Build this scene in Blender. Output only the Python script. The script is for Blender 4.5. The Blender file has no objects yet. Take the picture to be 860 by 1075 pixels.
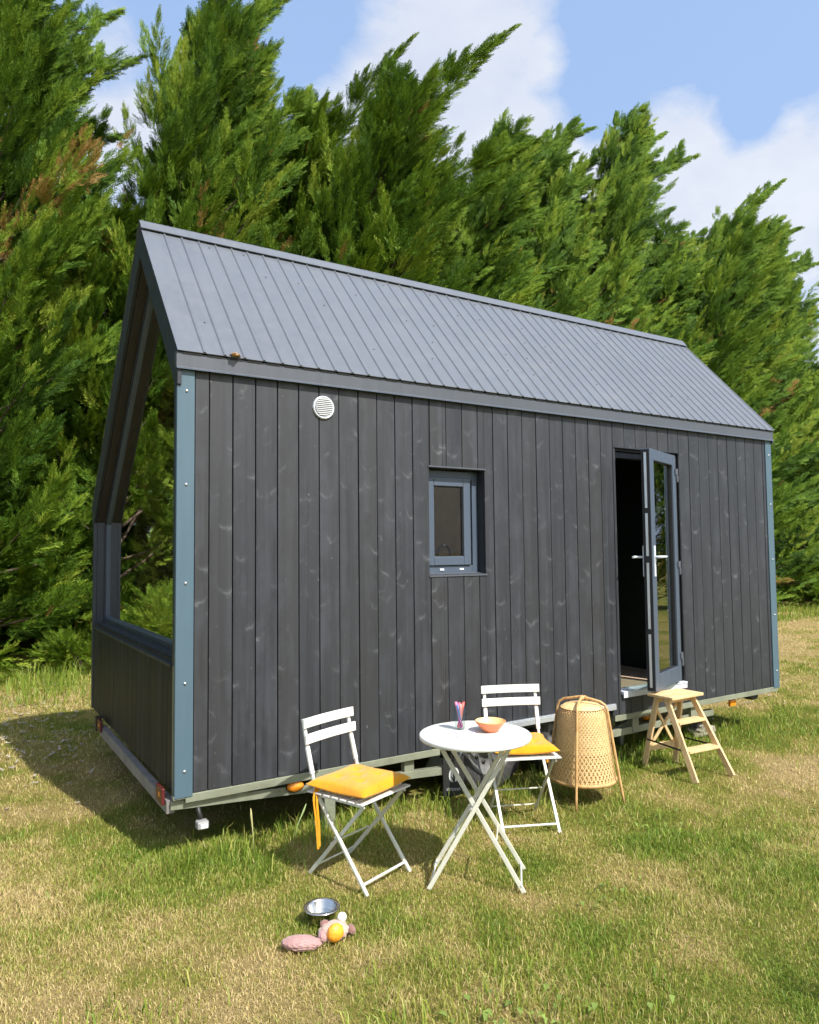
import bpy, bmesh, math, random
import numpy as np
from mathutils import Vector, Matrix
R=math.radians; rnd=random.Random(7); rg=np.random.default_rng(11)
sc=bpy.context.scene; col=sc.collection

# ------------------------------------------------------------------ helpers
def link(name,me,mat=None,parent=None,mats=None):
    o=bpy.data.objects.new(name,me); col.objects.link(o)
    for m in (mats or ([mat] if mat else [])): me.materials.append(m)
    if parent is not None: o.parent=parent
    return o
def tag(o,label=None,cat=None,group=None,kind=None):
    if label: o['label']=label
    if cat: o['category']=cat
    if group: o['group']=group
    if kind: o['kind']=kind
    return o
def empty(name,loc,rz=0):
    o=bpy.data.objects.new(name,None); col.objects.link(o); o.location=loc; o.rotation_euler=(0,0,rz)
    o.empty_display_size=.2; return o
def copy_tree(o,parent=None):
    c=o.copy(); col.objects.link(c)
    if parent is not None: c.parent=parent
    for ch in list(o.children): copy_tree(ch,c)
    return c
class MB:
    def __init__(s): s.v=[]; s.f=[]; s.r=[]; s.sm=[]; s.cur=0.
    def add(s,vs,fs,smooth=False):
        b=len(s.v); s.v+= [tuple(v) for v in vs]
        for f in fs: s.f.append(tuple(i+b for i in f)); s.r.append(s.cur); s.sm.append(smooth)
        return s
    def box(s,x0,x1,y0,y1,z0,z1):
        return s.add([(x0,y0,z0),(x1,y0,z0),(x1,y1,z0),(x0,y1,z0),(x0,y0,z1),(x1,y0,z1),(x1,y1,z1),(x0,y1,z1)],
            [(0,3,2,1),(4,5,6,7),(0,1,5,4),(1,2,6,5),(2,3,7,6),(3,0,4,7)])
    def bar(s,p,q,w,t,up=(0,0,1)):
        # oriented box from p to q; w across (perp to up), t along up
        p=Vector(p);q=Vector(q); d=(q-p).normalized(); a=d.cross(Vector(up)).normalized(); b=a.cross(d).normalized()
        vs=[]
        for c in (p,q):
            for (i,j) in ((-1,-1),(1,-1),(1,1),(-1,1)): vs.append(c+a*(i*w/2)+b*(j*t/2))
        return s.add(vs,[(0,1,2,3),(7,6,5,4),(0,4,5,1),(1,5,6,2),(2,6,7,3),(3,7,4,0)])
    def tube(s,pts,r,n=10,smooth=True,cap=True,sx=1.,closed=False):
        pts=[Vector(p) for p in pts]; m=len(pts)
        rr=r if isinstance(r,(list,tuple)) else [r]*m
        d=(pts[1]-pts[0]).normalized(); ref=Vector((0,0,1)) if abs(d.z)<.9 else Vector((1,0,0))
        a=d.cross(ref).normalized(); vs=[]
        for i in range(m):
            if closed: t=(pts[(i+1)%m]-pts[i-1])
            else: t=(pts[min(i+1,m-1)]-pts[max(i-1,0)])
            t=t.normalized(); a=(a-t*a.dot(t)).normalized(); b=t.cross(a)
            for k in range(n):
                an=2*math.pi*k/n; vs.append(pts[i]+a*(math.cos(an)*rr[i]*sx)+b*(math.sin(an)*rr[i]))
        fs=[]
        for i in range(m if closed else m-1):
            i2=(i+1)%m
            for k in range(n):
                k2=(k+1)%n; fs.append((i*n+k,i*n+k2,i2*n+k2,i2*n+k))
        s.add(vs,fs,smooth)
        if cap and not closed:
            s.f.append(tuple(len(s.v)-m*n+k for k in range(n))[::-1]); s.r.append(s.cur); s.sm.append(False)
            s.f.append(tuple(len(s.v)-n+k for k in range(n))); s.r.append(s.cur); s.sm.append(False)
        return s
    def lathe(s,prof,c=(0,0,0),n=32,axis='z',smooth=True,a0=0,a1=2*math.pi):
        full=abs(a1-a0-2*math.pi)<1e-6; nn=n if full else n+1; vs=[]
        for (r,h) in prof:
            for k in range(nn):
                a=a0+(a1-a0)*k/n; x,y=r*math.cos(a),r*math.sin(a)
                if axis=='z': v=(c[0]+x,c[1]+y,c[2]+h)
                elif axis=='y': v=(c[0]+x,c[1]+h,c[2]+y)
                else: v=(c[0]+h,c[1]+x,c[2]+y)
                vs.append(v)
        fs=[]
        for i in range(len(prof)-1):
            for k in range(n):
                k2=(k+1)%nn; fs.append((i*nn+k,i*nn+k2,(i+1)*nn+k2,(i+1)*nn+k))
        return s.add(vs,fs,smooth)
    def prism(s,poly,off):
        n=len(poly); off=Vector(off); vs=[Vector(p) for p in poly]+[Vector(p)+off for p in poly]
        return s.add(vs,[tuple(range(n))[::-1],tuple(range(n,2*n))]+[(i,(i+1)%n,n+(i+1)%n,n+i) for i in range(n)])
    def build(s,name,mat,parent=None,bevel=0,seg=2,recalc=True,subsurf=0):
        me=bpy.data.meshes.new(name); me.from_pydata(s.v,[],s.f); 
        a=me.attributes.new('rnd','FLOAT','FACE'); a.data.foreach_set('value',s.r)
        me.polygons.foreach_set('use_smooth',s.sm)
        if recalc:
            bm=bmesh.new(); bm.from_mesh(me); bmesh.ops.recalc_face_normals(bm,faces=bm.faces); bm.to_mesh(me); bm.free()
        me.update(); o=link(name,me,mat,parent)
        if subsurf: m=o.modifiers.new('s','SUBSURF'); m.levels=m.render_levels=subsurf
        if bevel:
            m=o.modifiers.new('b','BEVEL'); m.width=bevel; m.segments=seg; m.limit_method='ANGLE'; m.angle_limit=R(40)
        return o

# ------------------------------------------------------------------ materials
def mat(name): 
    m=bpy.data.materials.new(name); m.use_nodes=True; nt=m.node_tree; nt.nodes.clear()
    out=nt.nodes.new('ShaderNodeOutputMaterial'); return m,nt,out
def N(nt,t,**k):
    n=nt.nodes.new(t)
    for a,b in k.items():
        if a=='ins':
            for i,v in b.items(): n.inputs[i].default_value=v
        else: setattr(n,a,b)
    return n
def ramp(nt,fac,stops,interp='LINEAR'):
    n=nt.nodes.new('ShaderNodeValToRGB'); n.color_ramp.interpolation=interp
    while len(n.color_ramp.elements)<len(stops): n.color_ramp.elements.new(.5)
    for e,(p,c) in zip(n.color_ramp.elements,stops):
        e.position=p; e.color=(c[0],c[1],c[2],1) if not isinstance(c,(int,float)) else (c,c,c,1)
    if fac is not None: nt.links.new(fac,n.inputs[0])
    return n
def mix(nt,f,a,b,mode='MIX'):
    n=nt.nodes.new('ShaderNodeMix'); n.data_type='RGBA'; n.blend_type=mode
    for s,v in ((n.inputs[0],f),(n.inputs[6],a),(n.inputs[7],b)):
        if hasattr(v,'links') or hasattr(v,'is_linked'): nt.links.new(v,s)
        elif isinstance(v,(int,float)): s.default_value=v
        else: s.default_value=(v[0],v[1],v[2],1)
    return n.outputs[2]
def math_(nt,op,a,b=0.,c=None):
    n=nt.nodes.new('ShaderNodeMath'); n.operation=op
    for s,v in zip(n.inputs,(a,b,c)):
        if v is None: continue
        if hasattr(v,'is_linked'): nt.links.new(v,s)
        else: s.default_value=v
    return n.outputs[0]
def coords(nt,scale=(1,1,1),kind='Object'):
    t=nt.nodes.new('ShaderNodeTexCoord'); m=nt.nodes.new('ShaderNodeMapping'); m.inputs['Scale'].default_value=scale
    nt.links.new(t.outputs[kind],m.inputs[0]); return m.outputs[0]
def noise(nt,vec,scale,detail=4,rough=.55,dist=0.):
    n=N(nt,'ShaderNodeTexNoise',ins={'Scale':scale,'Detail':detail,'Roughness':rough,'Distortion':dist}); nt.links.new(vec,n.inputs['Vector']); return n.outputs['Fac']
def bump(nt,h,strength=.3,dist=.01):
    b=N(nt,'ShaderNodeBump',ins={'Strength':strength,'Distance':dist}); nt.links.new(h,b.inputs['Height']); return b.outputs[0]
def bsdf(nt,out,color,rough=.5,metal=0.,normal=None,spec=.5,**ins):
    b=nt.nodes.new('ShaderNodeBsdfPrincipled')
    for k,v in (('Base Color',color),('Roughness',rough),('Metallic',metal),('Specular IOR Level',spec)):
        if hasattr(v,'is_linked'): nt.links.new(v,b.inputs[k])
        elif k=='Base Color': b.inputs[k].default_value=(v[0],v[1],v[2],1)
        else: b.inputs[k].default_value=v
    for k,v in ins.items(): b.inputs[k.replace('_',' ')].default_value=v
    if normal is not None: nt.links.new(normal,b.inputs['Normal'])
    nt.links.new(b.outputs[0],out.inputs[0]); return b
def simple(name,c,rough=.5,metal=0.,var=.12,scale=8,bmp=0.,bscale=60,spec=.5,dirt=None):
    m,nt,out=mat(name); v=coords(nt); f=noise(nt,v,scale,5)
    lo=[x*(1-var) for x in c]; hi=[min(1,x*(1+var)) for x in c]
    cc=ramp(nt,f,[(.3,lo),(.7,hi)]).outputs[0]
    if dirt:
        f2=noise(nt,v,scale*2.3,6,.7); cc=mix(nt,ramp(nt,f2,[(.5,0.),(.75,.6)]).outputs[0],cc,dirt)
    rr=ramp(nt,noise(nt,v,scale*3,4),[(.3,max(0,rough-.08)),(.7,min(1,rough+.08))]).outputs[0]
    nrm=bump(nt,noise(nt,v,bscale,4),bmp,.005) if bmp else None
    bsdf(nt,out,cc,rr,metal,nrm,spec); return m

def cladding(name,c0,c1,spec=.5,knot=(.15,.155,.165),warm=(.030,.029,.030)):
    m,nt,out=mat(name)
    at=N(nt,'ShaderNodeAttribute',attribute_name='rnd'); r=at.outputs['Fac']
    tc=nt.nodes.new('ShaderNodeTexCoord'); sep=nt.nodes.new('ShaderNodeSeparateXYZ'); nt.links.new(tc.outputs['Object'],sep.inputs[0])
    u=math_(nt,'ADD',sep.outputs[0],sep.outputs[1])
    zz=math_(nt,'ADD',sep.outputs[2],math_(nt,'MULTIPLY',r,37.))
    cmb=nt.nodes.new('ShaderNodeCombineXYZ'); nt.links.new(u,cmb.inputs[0]); nt.links.new(math_(nt,'MULTIPLY',r,11.),cmb.inputs[1]); nt.links.new(zz,cmb.inputs[2])
    def mp(s): 
        q=nt.nodes.new('ShaderNodeMapping'); q.inputs['Scale'].default_value=s; nt.links.new(cmb.outputs[0],q.inputs[0]); return q.outputs[0]
    fine=noise(nt,mp((150,20,3.2)),1.,3,.6); fine2=noise(nt,mp((34,8,.9)),1.,4,.6,.6)
    swp=noise(nt,mp((16,4,.55)),1.,2,.5); patch=noise(nt,mp((9,4,5.)),1.,5,.65)
    c=ramp(nt,fine2,[(.30,c0),(.70,c1)]).outputs[0]
    c=mix(nt,ramp(nt,r,[(0.,0.),(.45,.08),(.75,.5),(1.,.75)]).outputs[0],c,warm)
    c=mix(nt,ramp(nt,fine,[(.35,.0),(.75,.25)]).outputs[0],c,[x*1.6 for x in c1])
    c=mix(nt,ramp(nt,math_(nt,'MULTIPLY',swp,patch),[(.22,.0),(.42,.55)]).outputs[0],c,[x*1.9 for x in c1])
    # wide cup shaped pale figure round the knots, only on the lower side of each
    dst=N(nt,'ShaderNodeTexNoise',ins={'Scale':1.,'Detail':3.,'Roughness':.6}); nt.links.new(mp((14,5,14)),dst.inputs['Vector'])
    va=N(nt,'ShaderNodeVectorMath',operation='MULTIPLY_ADD'); nt.links.new(dst.outputs['Color'],va.inputs[0]); va.inputs[1].default_value=(.55,0.,.45); nt.links.new(mp((7.,3.,5.5)),va.inputs[2])
    vo=N(nt,'ShaderNodeTexVoronoi',feature='F1',ins={'Scale':1.,'Randomness':1.}); nt.links.new(va.outputs[0],vo.inputs['Vector'])
    df_=N(nt,'ShaderNodeVectorMath',operation='SUBTRACT'); nt.links.new(va.outputs[0],df_.inputs[0]); nt.links.new(vo.outputs['Position'],df_.inputs[1])
    sx_=nt.nodes.new('ShaderNodeSeparateXYZ'); nt.links.new(df_.outputs[0],sx_.inputs[0])
    yy=math_(nt,'SUBTRACT',sx_.outputs[2],math_(nt,'MULTIPLY',math_(nt,'MULTIPLY',sx_.outputs[0],sx_.outputs[0]),1.6))
    arc=ramp(nt,math_(nt,'ABSOLUTE',math_(nt,'ADD',yy,.06)),[(0.,1.),(.02,.7),(.06,.22),(.15,0.)]).outputs[0]
    near_=ramp(nt,vo.outputs['Distance'],[(.10,1.),(.30,.6),(.52,0.)]).outputs[0]
    amt=math_(nt,'MULTIPLY',math_(nt,'MULTIPLY',arc,near_),ramp(nt,noise(nt,mp((12,5,6)),1.,3,.6),[(.44,0.),(.62,.62)]).outputs[0])
    c=mix(nt,amt,c,knot)
    sc_=noise(nt,mp((60,9,34)),1.,2,.5)
    c=mix(nt,ramp(nt,sc_,[(.74,.0),(.79,.5)]).outputs[0],c,(.20,.21,.22))
    hh=math_(nt,'ADD',math_(nt,'MULTIPLY',fine,.6),math_(nt,'MULTIPLY',fine2,.6))
    bsdf(nt,out,c,ramp(nt,fine2,[(.3,.42),(.7,.60)]).outputs[0],0,bump(nt,hh,.25,.004),spec); return m

M={}
M['clad']=cladding('stained_pine_cladding',(.0165,.0185,.0225),(.0280,.0305,.0360))
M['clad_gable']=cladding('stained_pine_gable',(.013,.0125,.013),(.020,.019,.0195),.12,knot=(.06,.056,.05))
M['dark']=simple('dark_backing',(.010,.010,.011),.9)
def painted(name,c,rough=.42,var=.05,sheet=False):
    m,nt,out=mat(name); v=coords(nt); f=noise(nt,v,1.7,5,.6); g=noise(nt,coords(nt,(1,1,.12)),22,4,.6); sp=noise(nt,v,70,2)
    cc=ramp(nt,math_(nt,'ADD',math_(nt,'MULTIPLY',f,.6),math_(nt,'MULTIPLY',g,.4)),[(.3,[x*(1-var*2) for x in c]),(.7,[x*(1+var) for x in c])]).outputs[0]
    cc=mix(nt,ramp(nt,sp,[(.70,0.),(.76,.5)]).outputs[0],cc,[x*.6 for x in c])
    h=f; bs=.05
    if sheet:
        run=noise(nt,coords(nt,(34,1.2,1.2)),1.,4,.65); dust=noise(nt,coords(nt,(3,7,7)),1.,5,.7)
        cc=mix(nt,ramp(nt,run,[(.50,0.),(.74,.32)]).outputs[0],cc,[x*.72 for x in c]); cc=mix(nt,ramp(nt,dust,[(.52,0.),(.8,.35)]).outputs[0],cc,(.19,.19,.18))
        h=noise(nt,coords(nt,(9,1.6,1.6)),1.,3,.5); bs=.25
    bsdf(nt,out,cc,ramp(nt,g,[(.3,rough-.06),(.7,rough+.1)]).outputs[0],0,bump(nt,h,bs,.01),.5); return m
M['roof']=painted('grey_roof_sheet',(.128,.140,.162),.36,.05,True)
M['flash']=painted('grey_flashing',(.080,.088,.104),.40)
M['fascia']=painted('dark_fascia',(.022,.026,.034),.45)
M['trim']=painted('blue_grey_trim',(.075,.125,.160),.38)
M['frame']=painted('blue_grey_window_frame',(.070,.092,.128),.38)
M['gframe']=painted('dark_blue_gable_frame',(.032,.038,.052),.35)
M['seal']=simple('black_seal',(.012,.012,.013),.6)
M['galv']=simple('galvanised_rail',(.26,.275,.20),.5,.25,.14,5,.1,dirt=(.16,.16,.11))
M['alu']=simple('aluminium',(.62,.66,.70),.38,.6,.1,9)
M['white_alu']=simple('pale_threshold',(.66,.70,.74),.4,.1,.06,9)
M['black']=simple('black_plastic',(.02,.02,.02),.5)
M['rubber']=simple('tyre_rubber',(.035,.034,.033),.8,0,.35,14,.3,dirt=(.09,.08,.065))
M['steel']=simple('rim_steel',(.17,.17,.165),.55,.4,.2,20,dirt=(.22,.20,.16))
M['vent']=simple('vent_grey_white',(.50,.51,.52),.45)
M['screw']=simple('steel_screw',(.6,.6,.6),.35,.8)
M['red']=simple('red_lens',(.09,.012,.012),.4,0,.2,40,spec=.6)
M['amber']=simple('amber_lens',(.85,.26,.02),.22,0,.25,60,spec=.6)
M['clear']=simple('white_lens',(.75,.75,.72),.2)
M['lining']=simple('brown_soffit',(.024,.019,.017),.55,0,.2,6)
M['inwood']=simple('interior_wood',(.70,.46,.26),.5,0,.15,5)
M['infloor']=simple('interior_floor',(.66,.48,.34),.5,0,.12,7)
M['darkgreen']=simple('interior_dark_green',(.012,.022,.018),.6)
M['white']=simple('white_enamel',(.70,.70,.66),.4,0,.05,9,dirt=(.56,.54,.46))
M['cream']=simple('cream_enamel',(.62,.61,.50),.42,0,.06,9,dirt=(.50,.48,.37))
M['ladder']=None
def wood(name,c0,c1,axis_scale=(3,26,26),rough=.5):
    m,nt,out=mat(name); at=N(nt,'ShaderNodeAttribute',attribute_name='rnd'); v=coords(nt,axis_scale)
    ad=N(nt,'ShaderNodeVectorMath',operation='ADD'); nt.links.new(v,ad.inputs[0]); cm=nt.nodes.new('ShaderNodeCombineXYZ')
    nt.links.new(math_(nt,'MULTIPLY',at.outputs['Fac'],30.),cm.inputs[0]); nt.links.new(cm.outputs[0],ad.inputs[1])
    f=noise(nt,ad.outputs[0],1.6,6,.6,1.2); c=ramp(nt,f,[(.28,c0),(.55,c1),(.8,[x*1.12 for x in c1])]).outputs[0]
    bsdf(nt,out,c,rough,0,bump(nt,f,.1,.003),.4); return m
M['ladder']=wood('birch',(.52,.34,.16),(.70,.50,.26),(18,18,5))
M['rattan']=wood('bamboo_cane',(.40,.22,.08),(.58,.36,.15),(10,10,6))
M['weave']=wood('bamboo_strip',(.60,.37,.15),(.80,.56,.27),(25,25,25))
M['inshade']=simple('lamp_inside',(.50,.30,.12),.8)
def fabric(name,c,c2,scale=300):
    m,nt,out=mat(name); v=coords(nt); f=noise(nt,v,7,5,.6); t=noise(nt,v,scale,2)
    cc=ramp(nt,f,[(.3,c2),(.65,c)]).outputs[0]; cc=mix(nt,ramp(nt,t,[(.35,.25),(.6,0.)]).outputs[0],cc,[x*.55 for x in c])
    b=bsdf(nt,out,cc,.9,0,bump(nt,math_(nt,'ADD',t,noise(nt,v,30,4)),.5,.006),.2); b.inputs['Sheen Weight'].default_value=.3; return m
M['cushion']=fabric('yellow_cotton',(.80,.35,.006),(.66,.27,.004))
M['pinkplush']=fabric('pink_plush',(.50,.30,.28),(.34,.18,.17),90)
M['beigeplush']=fabric('beige_plush',(.60,.42,.34),(.48,.30,.24),120)
M['orange']=simple('orange_toy',(.88,.36,.03),.45,0,.1,30,.2)
M['brownplush']=fabric('brown_plush',(.30,.16,.13),(.2,.10,.09),120)
M['whiteplush']=fabric('white_plush',(.85,.84,.80),(.75,.74,.7),120)
M['terracotta']=simple('terracotta_glaze',(.72,.24,.10),.42,0,.1,20)
M['cream_glaze']=simple('yellow_glaze',(.86,.60,.26),.35,0,.08,20)
M['bark']=simple('cypress_bark',(.11,.075,.05),.9,0,.4,9,.6,30)
M['stone']=simple('pale_stone',(.30,.27,.22),.85,0,.25,14,.5,40)
M['paper']=None
m,nt,out=mat('printed_leaflet'); v=coords(nt,(60,16,1)); f=noise(nt,v,1.,4,.7)
bsdf(nt,out,ramp(nt,f,[(.40,(.42,.36,.62)),(.5,(.80,.78,.84)),(.6,(.85,.85,.85))]).outputs[0],.5); M['paper']=m
m,nt,out=mat('stainless_steel'); bsdf(nt,out,(.66,.65,.62),.2,1.,bump(nt,noise(nt,coords(nt),9,2),.06,.01)); M['inox']=m
def glassmat(name,ior=1.5,tint=(.9,.93,.92),mirror=1.):
    m,nt,out=mat(name); t=N(nt,'ShaderNodeBsdfTransparent'); t.inputs[0].default_value=(*tint,1)
    g=N(nt,'ShaderNodeBsdfGlossy'); g.inputs['Roughness'].default_value=.01; g.inputs[0].default_value=(.95,.97,.97,1)
    v=coords(nt); b=bump(nt,noise(nt,v,1.3,2),.012,.05); nt.links.new(b,g.inputs['Normal'])
    fr=N(nt,'ShaderNodeFresnel',ins={'IOR':ior}); mx=N(nt,'ShaderNodeMixShader'); ge=N(nt,'ShaderNodeNewGeometry')
    rf=math_(nt,'MULTIPLY',fr.outputs[0],math_(nt,'SUBTRACT',1.,ge.outputs['Backfacing'])); rf=math_(nt,'DIVIDE',math_(nt,'MULTIPLY',rf,float(mirror)),math_(nt,'ADD',1.,math_(nt,'MULTIPLY',rf,mirror-1.)))
    nt.links.new(rf,mx.inputs[0]); nt.links.new(t.outputs[0],mx.inputs[1]); nt.links.new(g.outputs[0],mx.inputs[2]); nt.links.new(mx.outputs[0],out.inputs[0]); return m
M['glass']=glassmat('double_glazing',1.52,(.90,.93,.91),14.); M['glass2']=glassmat('clear_glass',1.45)
M['glass_door']=glassmat('door_glazing',1.52,(.6,.66,.62),3.)

# ------------------------------------------------------------------ numpy value noise (shared by turf and grass)
def vnoise(x,y,s,seed):
    x=np.asarray(x)/s; y=np.asarray(y)/s
    xi=np.floor(x).astype(np.int64); yi=np.floor(y).astype(np.int64); fx=x-xi; fy=y-yi
    fx=fx*fx*(3-2*fx); fy=fy*fy*(3-2*fy)
    def h(a,b):
        n=(a*374761393+b*668265263+seed*974634777)&0x7fffffff; n=((n^(n>>13))*1274126177)&0x7fffffff; return ((n^(n>>16))&0xffff)/65535.
    return (h(xi,yi)*(1-fx)+h(xi+1,yi)*fx)*(1-fy)+(h(xi,yi+1)*(1-fx)+h(xi+1,yi+1)*fx)*fy
def blob(x,y,cx,cy,rx,ry,a=0):
    c,s=math.cos(a),math.sin(a); dx=x-cx; dy=y-cy; u=(dx*c+dy*s)/rx; v=(-dx*s+dy*c)/ry; return np.exp(-(u*u+v*v))
def dryness(x,y):
    n=-.01+.27*vnoise(x,y,.85,1)+.30*vnoise(x,y,.33,2)+.30*vnoise(x,y,.13,3)+.13*vnoise(x,y,2.4,4)
    d=(n-.515)*1.65+.50
    d=d+.40*blob(x,y,3.8,-.95,.75,.35)+.35*blob(x,y,5.0,-.8,.8,.4)+.22*blob(x,y,-1.4,.2,.9,1.6)
    d=d+.55*blob(x,y,9.5,3.2,5.5,1.3,.25)+.45*blob(x,y,-1.2,5.2,2.5,.5)-.15*blob(x,y,2.2,-1.9,1.2,.6)+.4*blob(x,y,14,5.6,8,1.)
    d=d+.25*blob(x,y,.1,-1.15,.5,.25)
    d=d-.22*blob(x,y,.15,-.1,.3,.15)-.25*blob(x,y,1.3,.2,1.4,.25)-.3*blob(x,y,4.5,.3,2.,.35)
    return np.clip(d,0,1)

# ------------------------------------------------------------------ ground
def lines(a,b,st,far):
    c=list(np.arange(a,b,st)); s=st; v=a; lo=[]
    while v>-far: s*=1.25; v-=s; lo.append(v)
    s=st; v=c[-1]; hi=[]
    while v<far: s*=1.25; v+=s; hi.append(v)
    return np.array(lo[::-1]+c+hi)
gx=lines(-5,14,.09,420); gy=lines(-5,8,.09,420)
X,Y=np.meshgrid(gx,gy); Z=.010*(vnoise(X,Y,.5,21)-.5)+.006*(vnoise(X,Y,.2,22)-.5)
Z=np.where((np.abs(X)<20)&(np.abs(Y)<12),Z,0)
co=np.stack([X,Y,Z-.004],-1).reshape(-1,3); nx,ny=len(gx),len(gy)
idx=np.arange(nx*ny).reshape(ny,nx); fa=np.stack([idx[:-1,:-1],idx[:-1,1:],idx[1:,1:],idx[1:,:-1]],-1).reshape(-1,4)
def npmesh(name,co,fa,attrs={},smooth=False):
    k=fa.shape[1]; me=bpy.data.meshes.new(name); me.vertices.add(len(co)); me.vertices.foreach_set('co',co.astype(np.float32).ravel())
    me.loops.add(fa.size); me.loops.foreach_set('vertex_index',fa.astype(np.int32).ravel())
    me.polygons.add(len(fa)); me.polygons.foreach_set('loop_start',np.arange(0,fa.size,k,dtype=np.int32))
    me.polygons.foreach_set('loop_total',np.full(len(fa),k,dtype=np.int32))
    if smooth: me.polygons.foreach_set('use_smooth',np.ones(len(fa),dtype=bool))
    for n,(dom,arr) in attrs.items():
        a=me.attributes.new(n,'FLOAT',dom); a.data.foreach_set('value',arr.astype(np.float32).ravel())
    me.update(); me.validate(); return me
m,nt,out=mat('mown_turf')
at=N(nt,'ShaderNodeAttribute',attribute_name='dry'); v=coords(nt)
f=noise(nt,v,38,5,.7); f2=noise(nt,v,170,3,.7); f3=noise(nt,v,9,4,.65)
dd=math_(nt,'ADD',at.outputs['Fac'],math_(nt,'MULTIPLY',math_(nt,'SUBTRACT',f,.5),1.1))
c=ramp(nt,dd,[(.12,(.17,.20,.03)),(.42,(.28,.27,.055)),(.62,(.40,.32,.10)),(.95,(.52,.38,.17))]).outputs[0]
c=mix(nt,ramp(nt,f2,[(.30,.6),(.55,0.)]).outputs[0],c,(.09,.09,.025))
c=mix(nt,ramp(nt,f3,[(.55,0.),(.8,.35)]).outputs[0],c,(.16,.13,.06))
bsdf(nt,out,c,.95,0,bump(nt,math_(nt,'ADD',f,f2),.9,.03),.1); M['turf']=m
gr=link('ground',npmesh('ground',co,fa,{'dry':('POINT',dryness(X,Y))},True),M['turf']); tag(gr,'mown field turf, half green and half straw dry','ground',kind='structure')

# ------------------------------------------------------------------ grass blades
CAM=np.array([-0.997,-3.888,1.6]); YAW,PITCH,ROLL,F=0.5603,0.055,-0.0106,766.3249
fw=np.array([math.sin(YAW),math.cos(YAW)]); rt=np.array([math.cos(YAW),-math.sin(YAW)])
def scatter(n,d0,d1,half=.72):
    # uniform density in depth-scaled space: density ~ 1/d^2 beyond d0
    out_=[]
    u=rg.random(n); d=d0*(d1/d0)**u
    s=(rg.random(n)*2-1)*half*d
    p=CAM[:2]+d[:,None]*fw+s[:,None]*rt; return p[:,0],p[:,1],d
def near(n,d0,d1,half=.72):
    d=np.sqrt(rg.random(n)*(d1*d1-d0*d0)+d0*d0); s=(rg.random(n)*2-1)*(half*d+.5); p=CAM[:2]+d[:,None]*fw+s[:,None]*rt; return p[:,0],p[:,1],d
def blades(x,y,h,w,lean,dry,seed_r):
    n=len(x); a=rg.random(n)*2*math.pi; la=rg.random(n)*2*math.pi
    ax,ay=np.cos(a)*w/2,np.sin(a)*w/2; lx,ly=np.cos(la)*lean*h,np.sin(la)*lean*h; z0=-.008*np.ones(n)
    P=np.zeros((n,5,3))
    P[:,0]=np.stack([x-ax,y-ay,z0],-1); P[:,1]=np.stack([x+ax,y+ay,z0],-1)
    mx,my=x+lx*.38,y+ly*.38
    P[:,2]=np.stack([mx+ax*.75,my+ay*.75,h*.62],-1); P[:,3]=np.stack([mx-ax*.75,my-ay*.75,h*.62],-1)
    P[:,4]=np.stack([x+lx,y+ly,h*np.maximum(.75,1-.4*lean)],-1)
    return P
def under_house(x,y): return (x>.15)&(x<5.2)&(y>.25)&(y<2.6)
parts=[]; drys=[]; rr=[]
def addb(x,y,h,w,lean,dr):
    keep=~under_house(x,y)|(rg.random(len(x))<.12)
    x,y,h,w,lean,dr=[q[keep] for q in (x,y,h,w,lean,dr)]
    parts.append(blades(x,y,h,w,lean,dr,None)); drys.append(dr); rr.append(rg.random(len(x)))
for (n,fn,args) in ((210000,near,(1.9,4.2)),(270000,scatter,(4.2,26.))):
    x,y,d=fn(n,*args); dr=dryness(x,y); k=rg.random(n)
    tuft=vnoise(x,y,.16,9)*vnoise(x,y,.55,10)*2.4
    h=(.009+.017*k**1.8)*(.55+.85*tuft)*(1.2-.45*dr)*np.clip(d/5,1,1.8)
    h=h*(1+.9*blob(x,y,.3,.05,.8,.2)+.5*blob(x,y,1.0,-.3,.8,.2)+.9*blob(x,y,3.6,.2,1.5,.35)+.6*blob(x,y,2.2,-1.7,1.2,.5))
    w=(.0017+.0017*rg.random(n))*np.clip(d/3.6,1,7)
    lean=.25+1.1*rg.random(n)+.9*(dr>.55)*rg.random(n)
    dr2=np.clip(dr+rg.normal(0,.29,n),0,1)
    addb(x,y,h,w,lean,dr2)
# taller uncut strip before the hedge
n=26000; x=rg.random(n)*30-6; y=4.9+rg.random(n)*2.6; kk=(vnoise(x,y,.7,31)>.40)
x,y=x[kk],y[kk]; n=len(x); addb(x,y,(.05+.17*rg.random(n))*(.5+vnoise(x,y,.5,32)),.006+.006*rg.random(n),.15+.4*rg.random(n),np.clip(.16+rg.normal(0,.18,n),0,1))
# taller tufts and stalks beside the trailer and a few wild tufts in the lawn
for (cx,cy,sx,sy,n,hh) in ((.45,.0,.36,.06,300,.12),(1.2,.05,.6,.10,420,.11),(.85,-.15,.25,.10,200,.12),(3.3,.15,.9,.15,700,.12),(4.4,.1,.8,.12,500,.10),(2.05,-.15,.4,.12,300,.11),
    (-.55,-1.2,.2,.1,140,.07),(.6,-1.75,.22,.16,260,.07),(1.2,-1.9,.3,.16,260,.07),(2.6,-1.4,.4,.2,300,.06),(.2,-1.75,.1,.08,90,.09),(5.2,-.4,.6,.3,500,.08),(-.3,-2.2,.25,.2,200,.06)):
    x=rg.normal(cx,sx,n); y=rg.normal(cy,sy,n); addb(x,y,hh*(.45+.9*rg.random(n)),.0035+.003*rg.random(n),.2+.5*rg.random(n),np.clip(.26+rg.normal(0,.16,n),0,1))
P=np.concatenate(parts); D=np.concatenate(drys); RR=np.concatenate(rr); n=len(P)
base=np.arange(n)[:,None]*5
q=np.concatenate([base+np.array([[0,1,2,3]])],0); t=base+np.array([[3,2,4]])
me=bpy.data.meshes.new('grass'); me.vertices.add(n*5); me.vertices.foreach_set('co',P.astype(np.float32).ravel())
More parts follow.
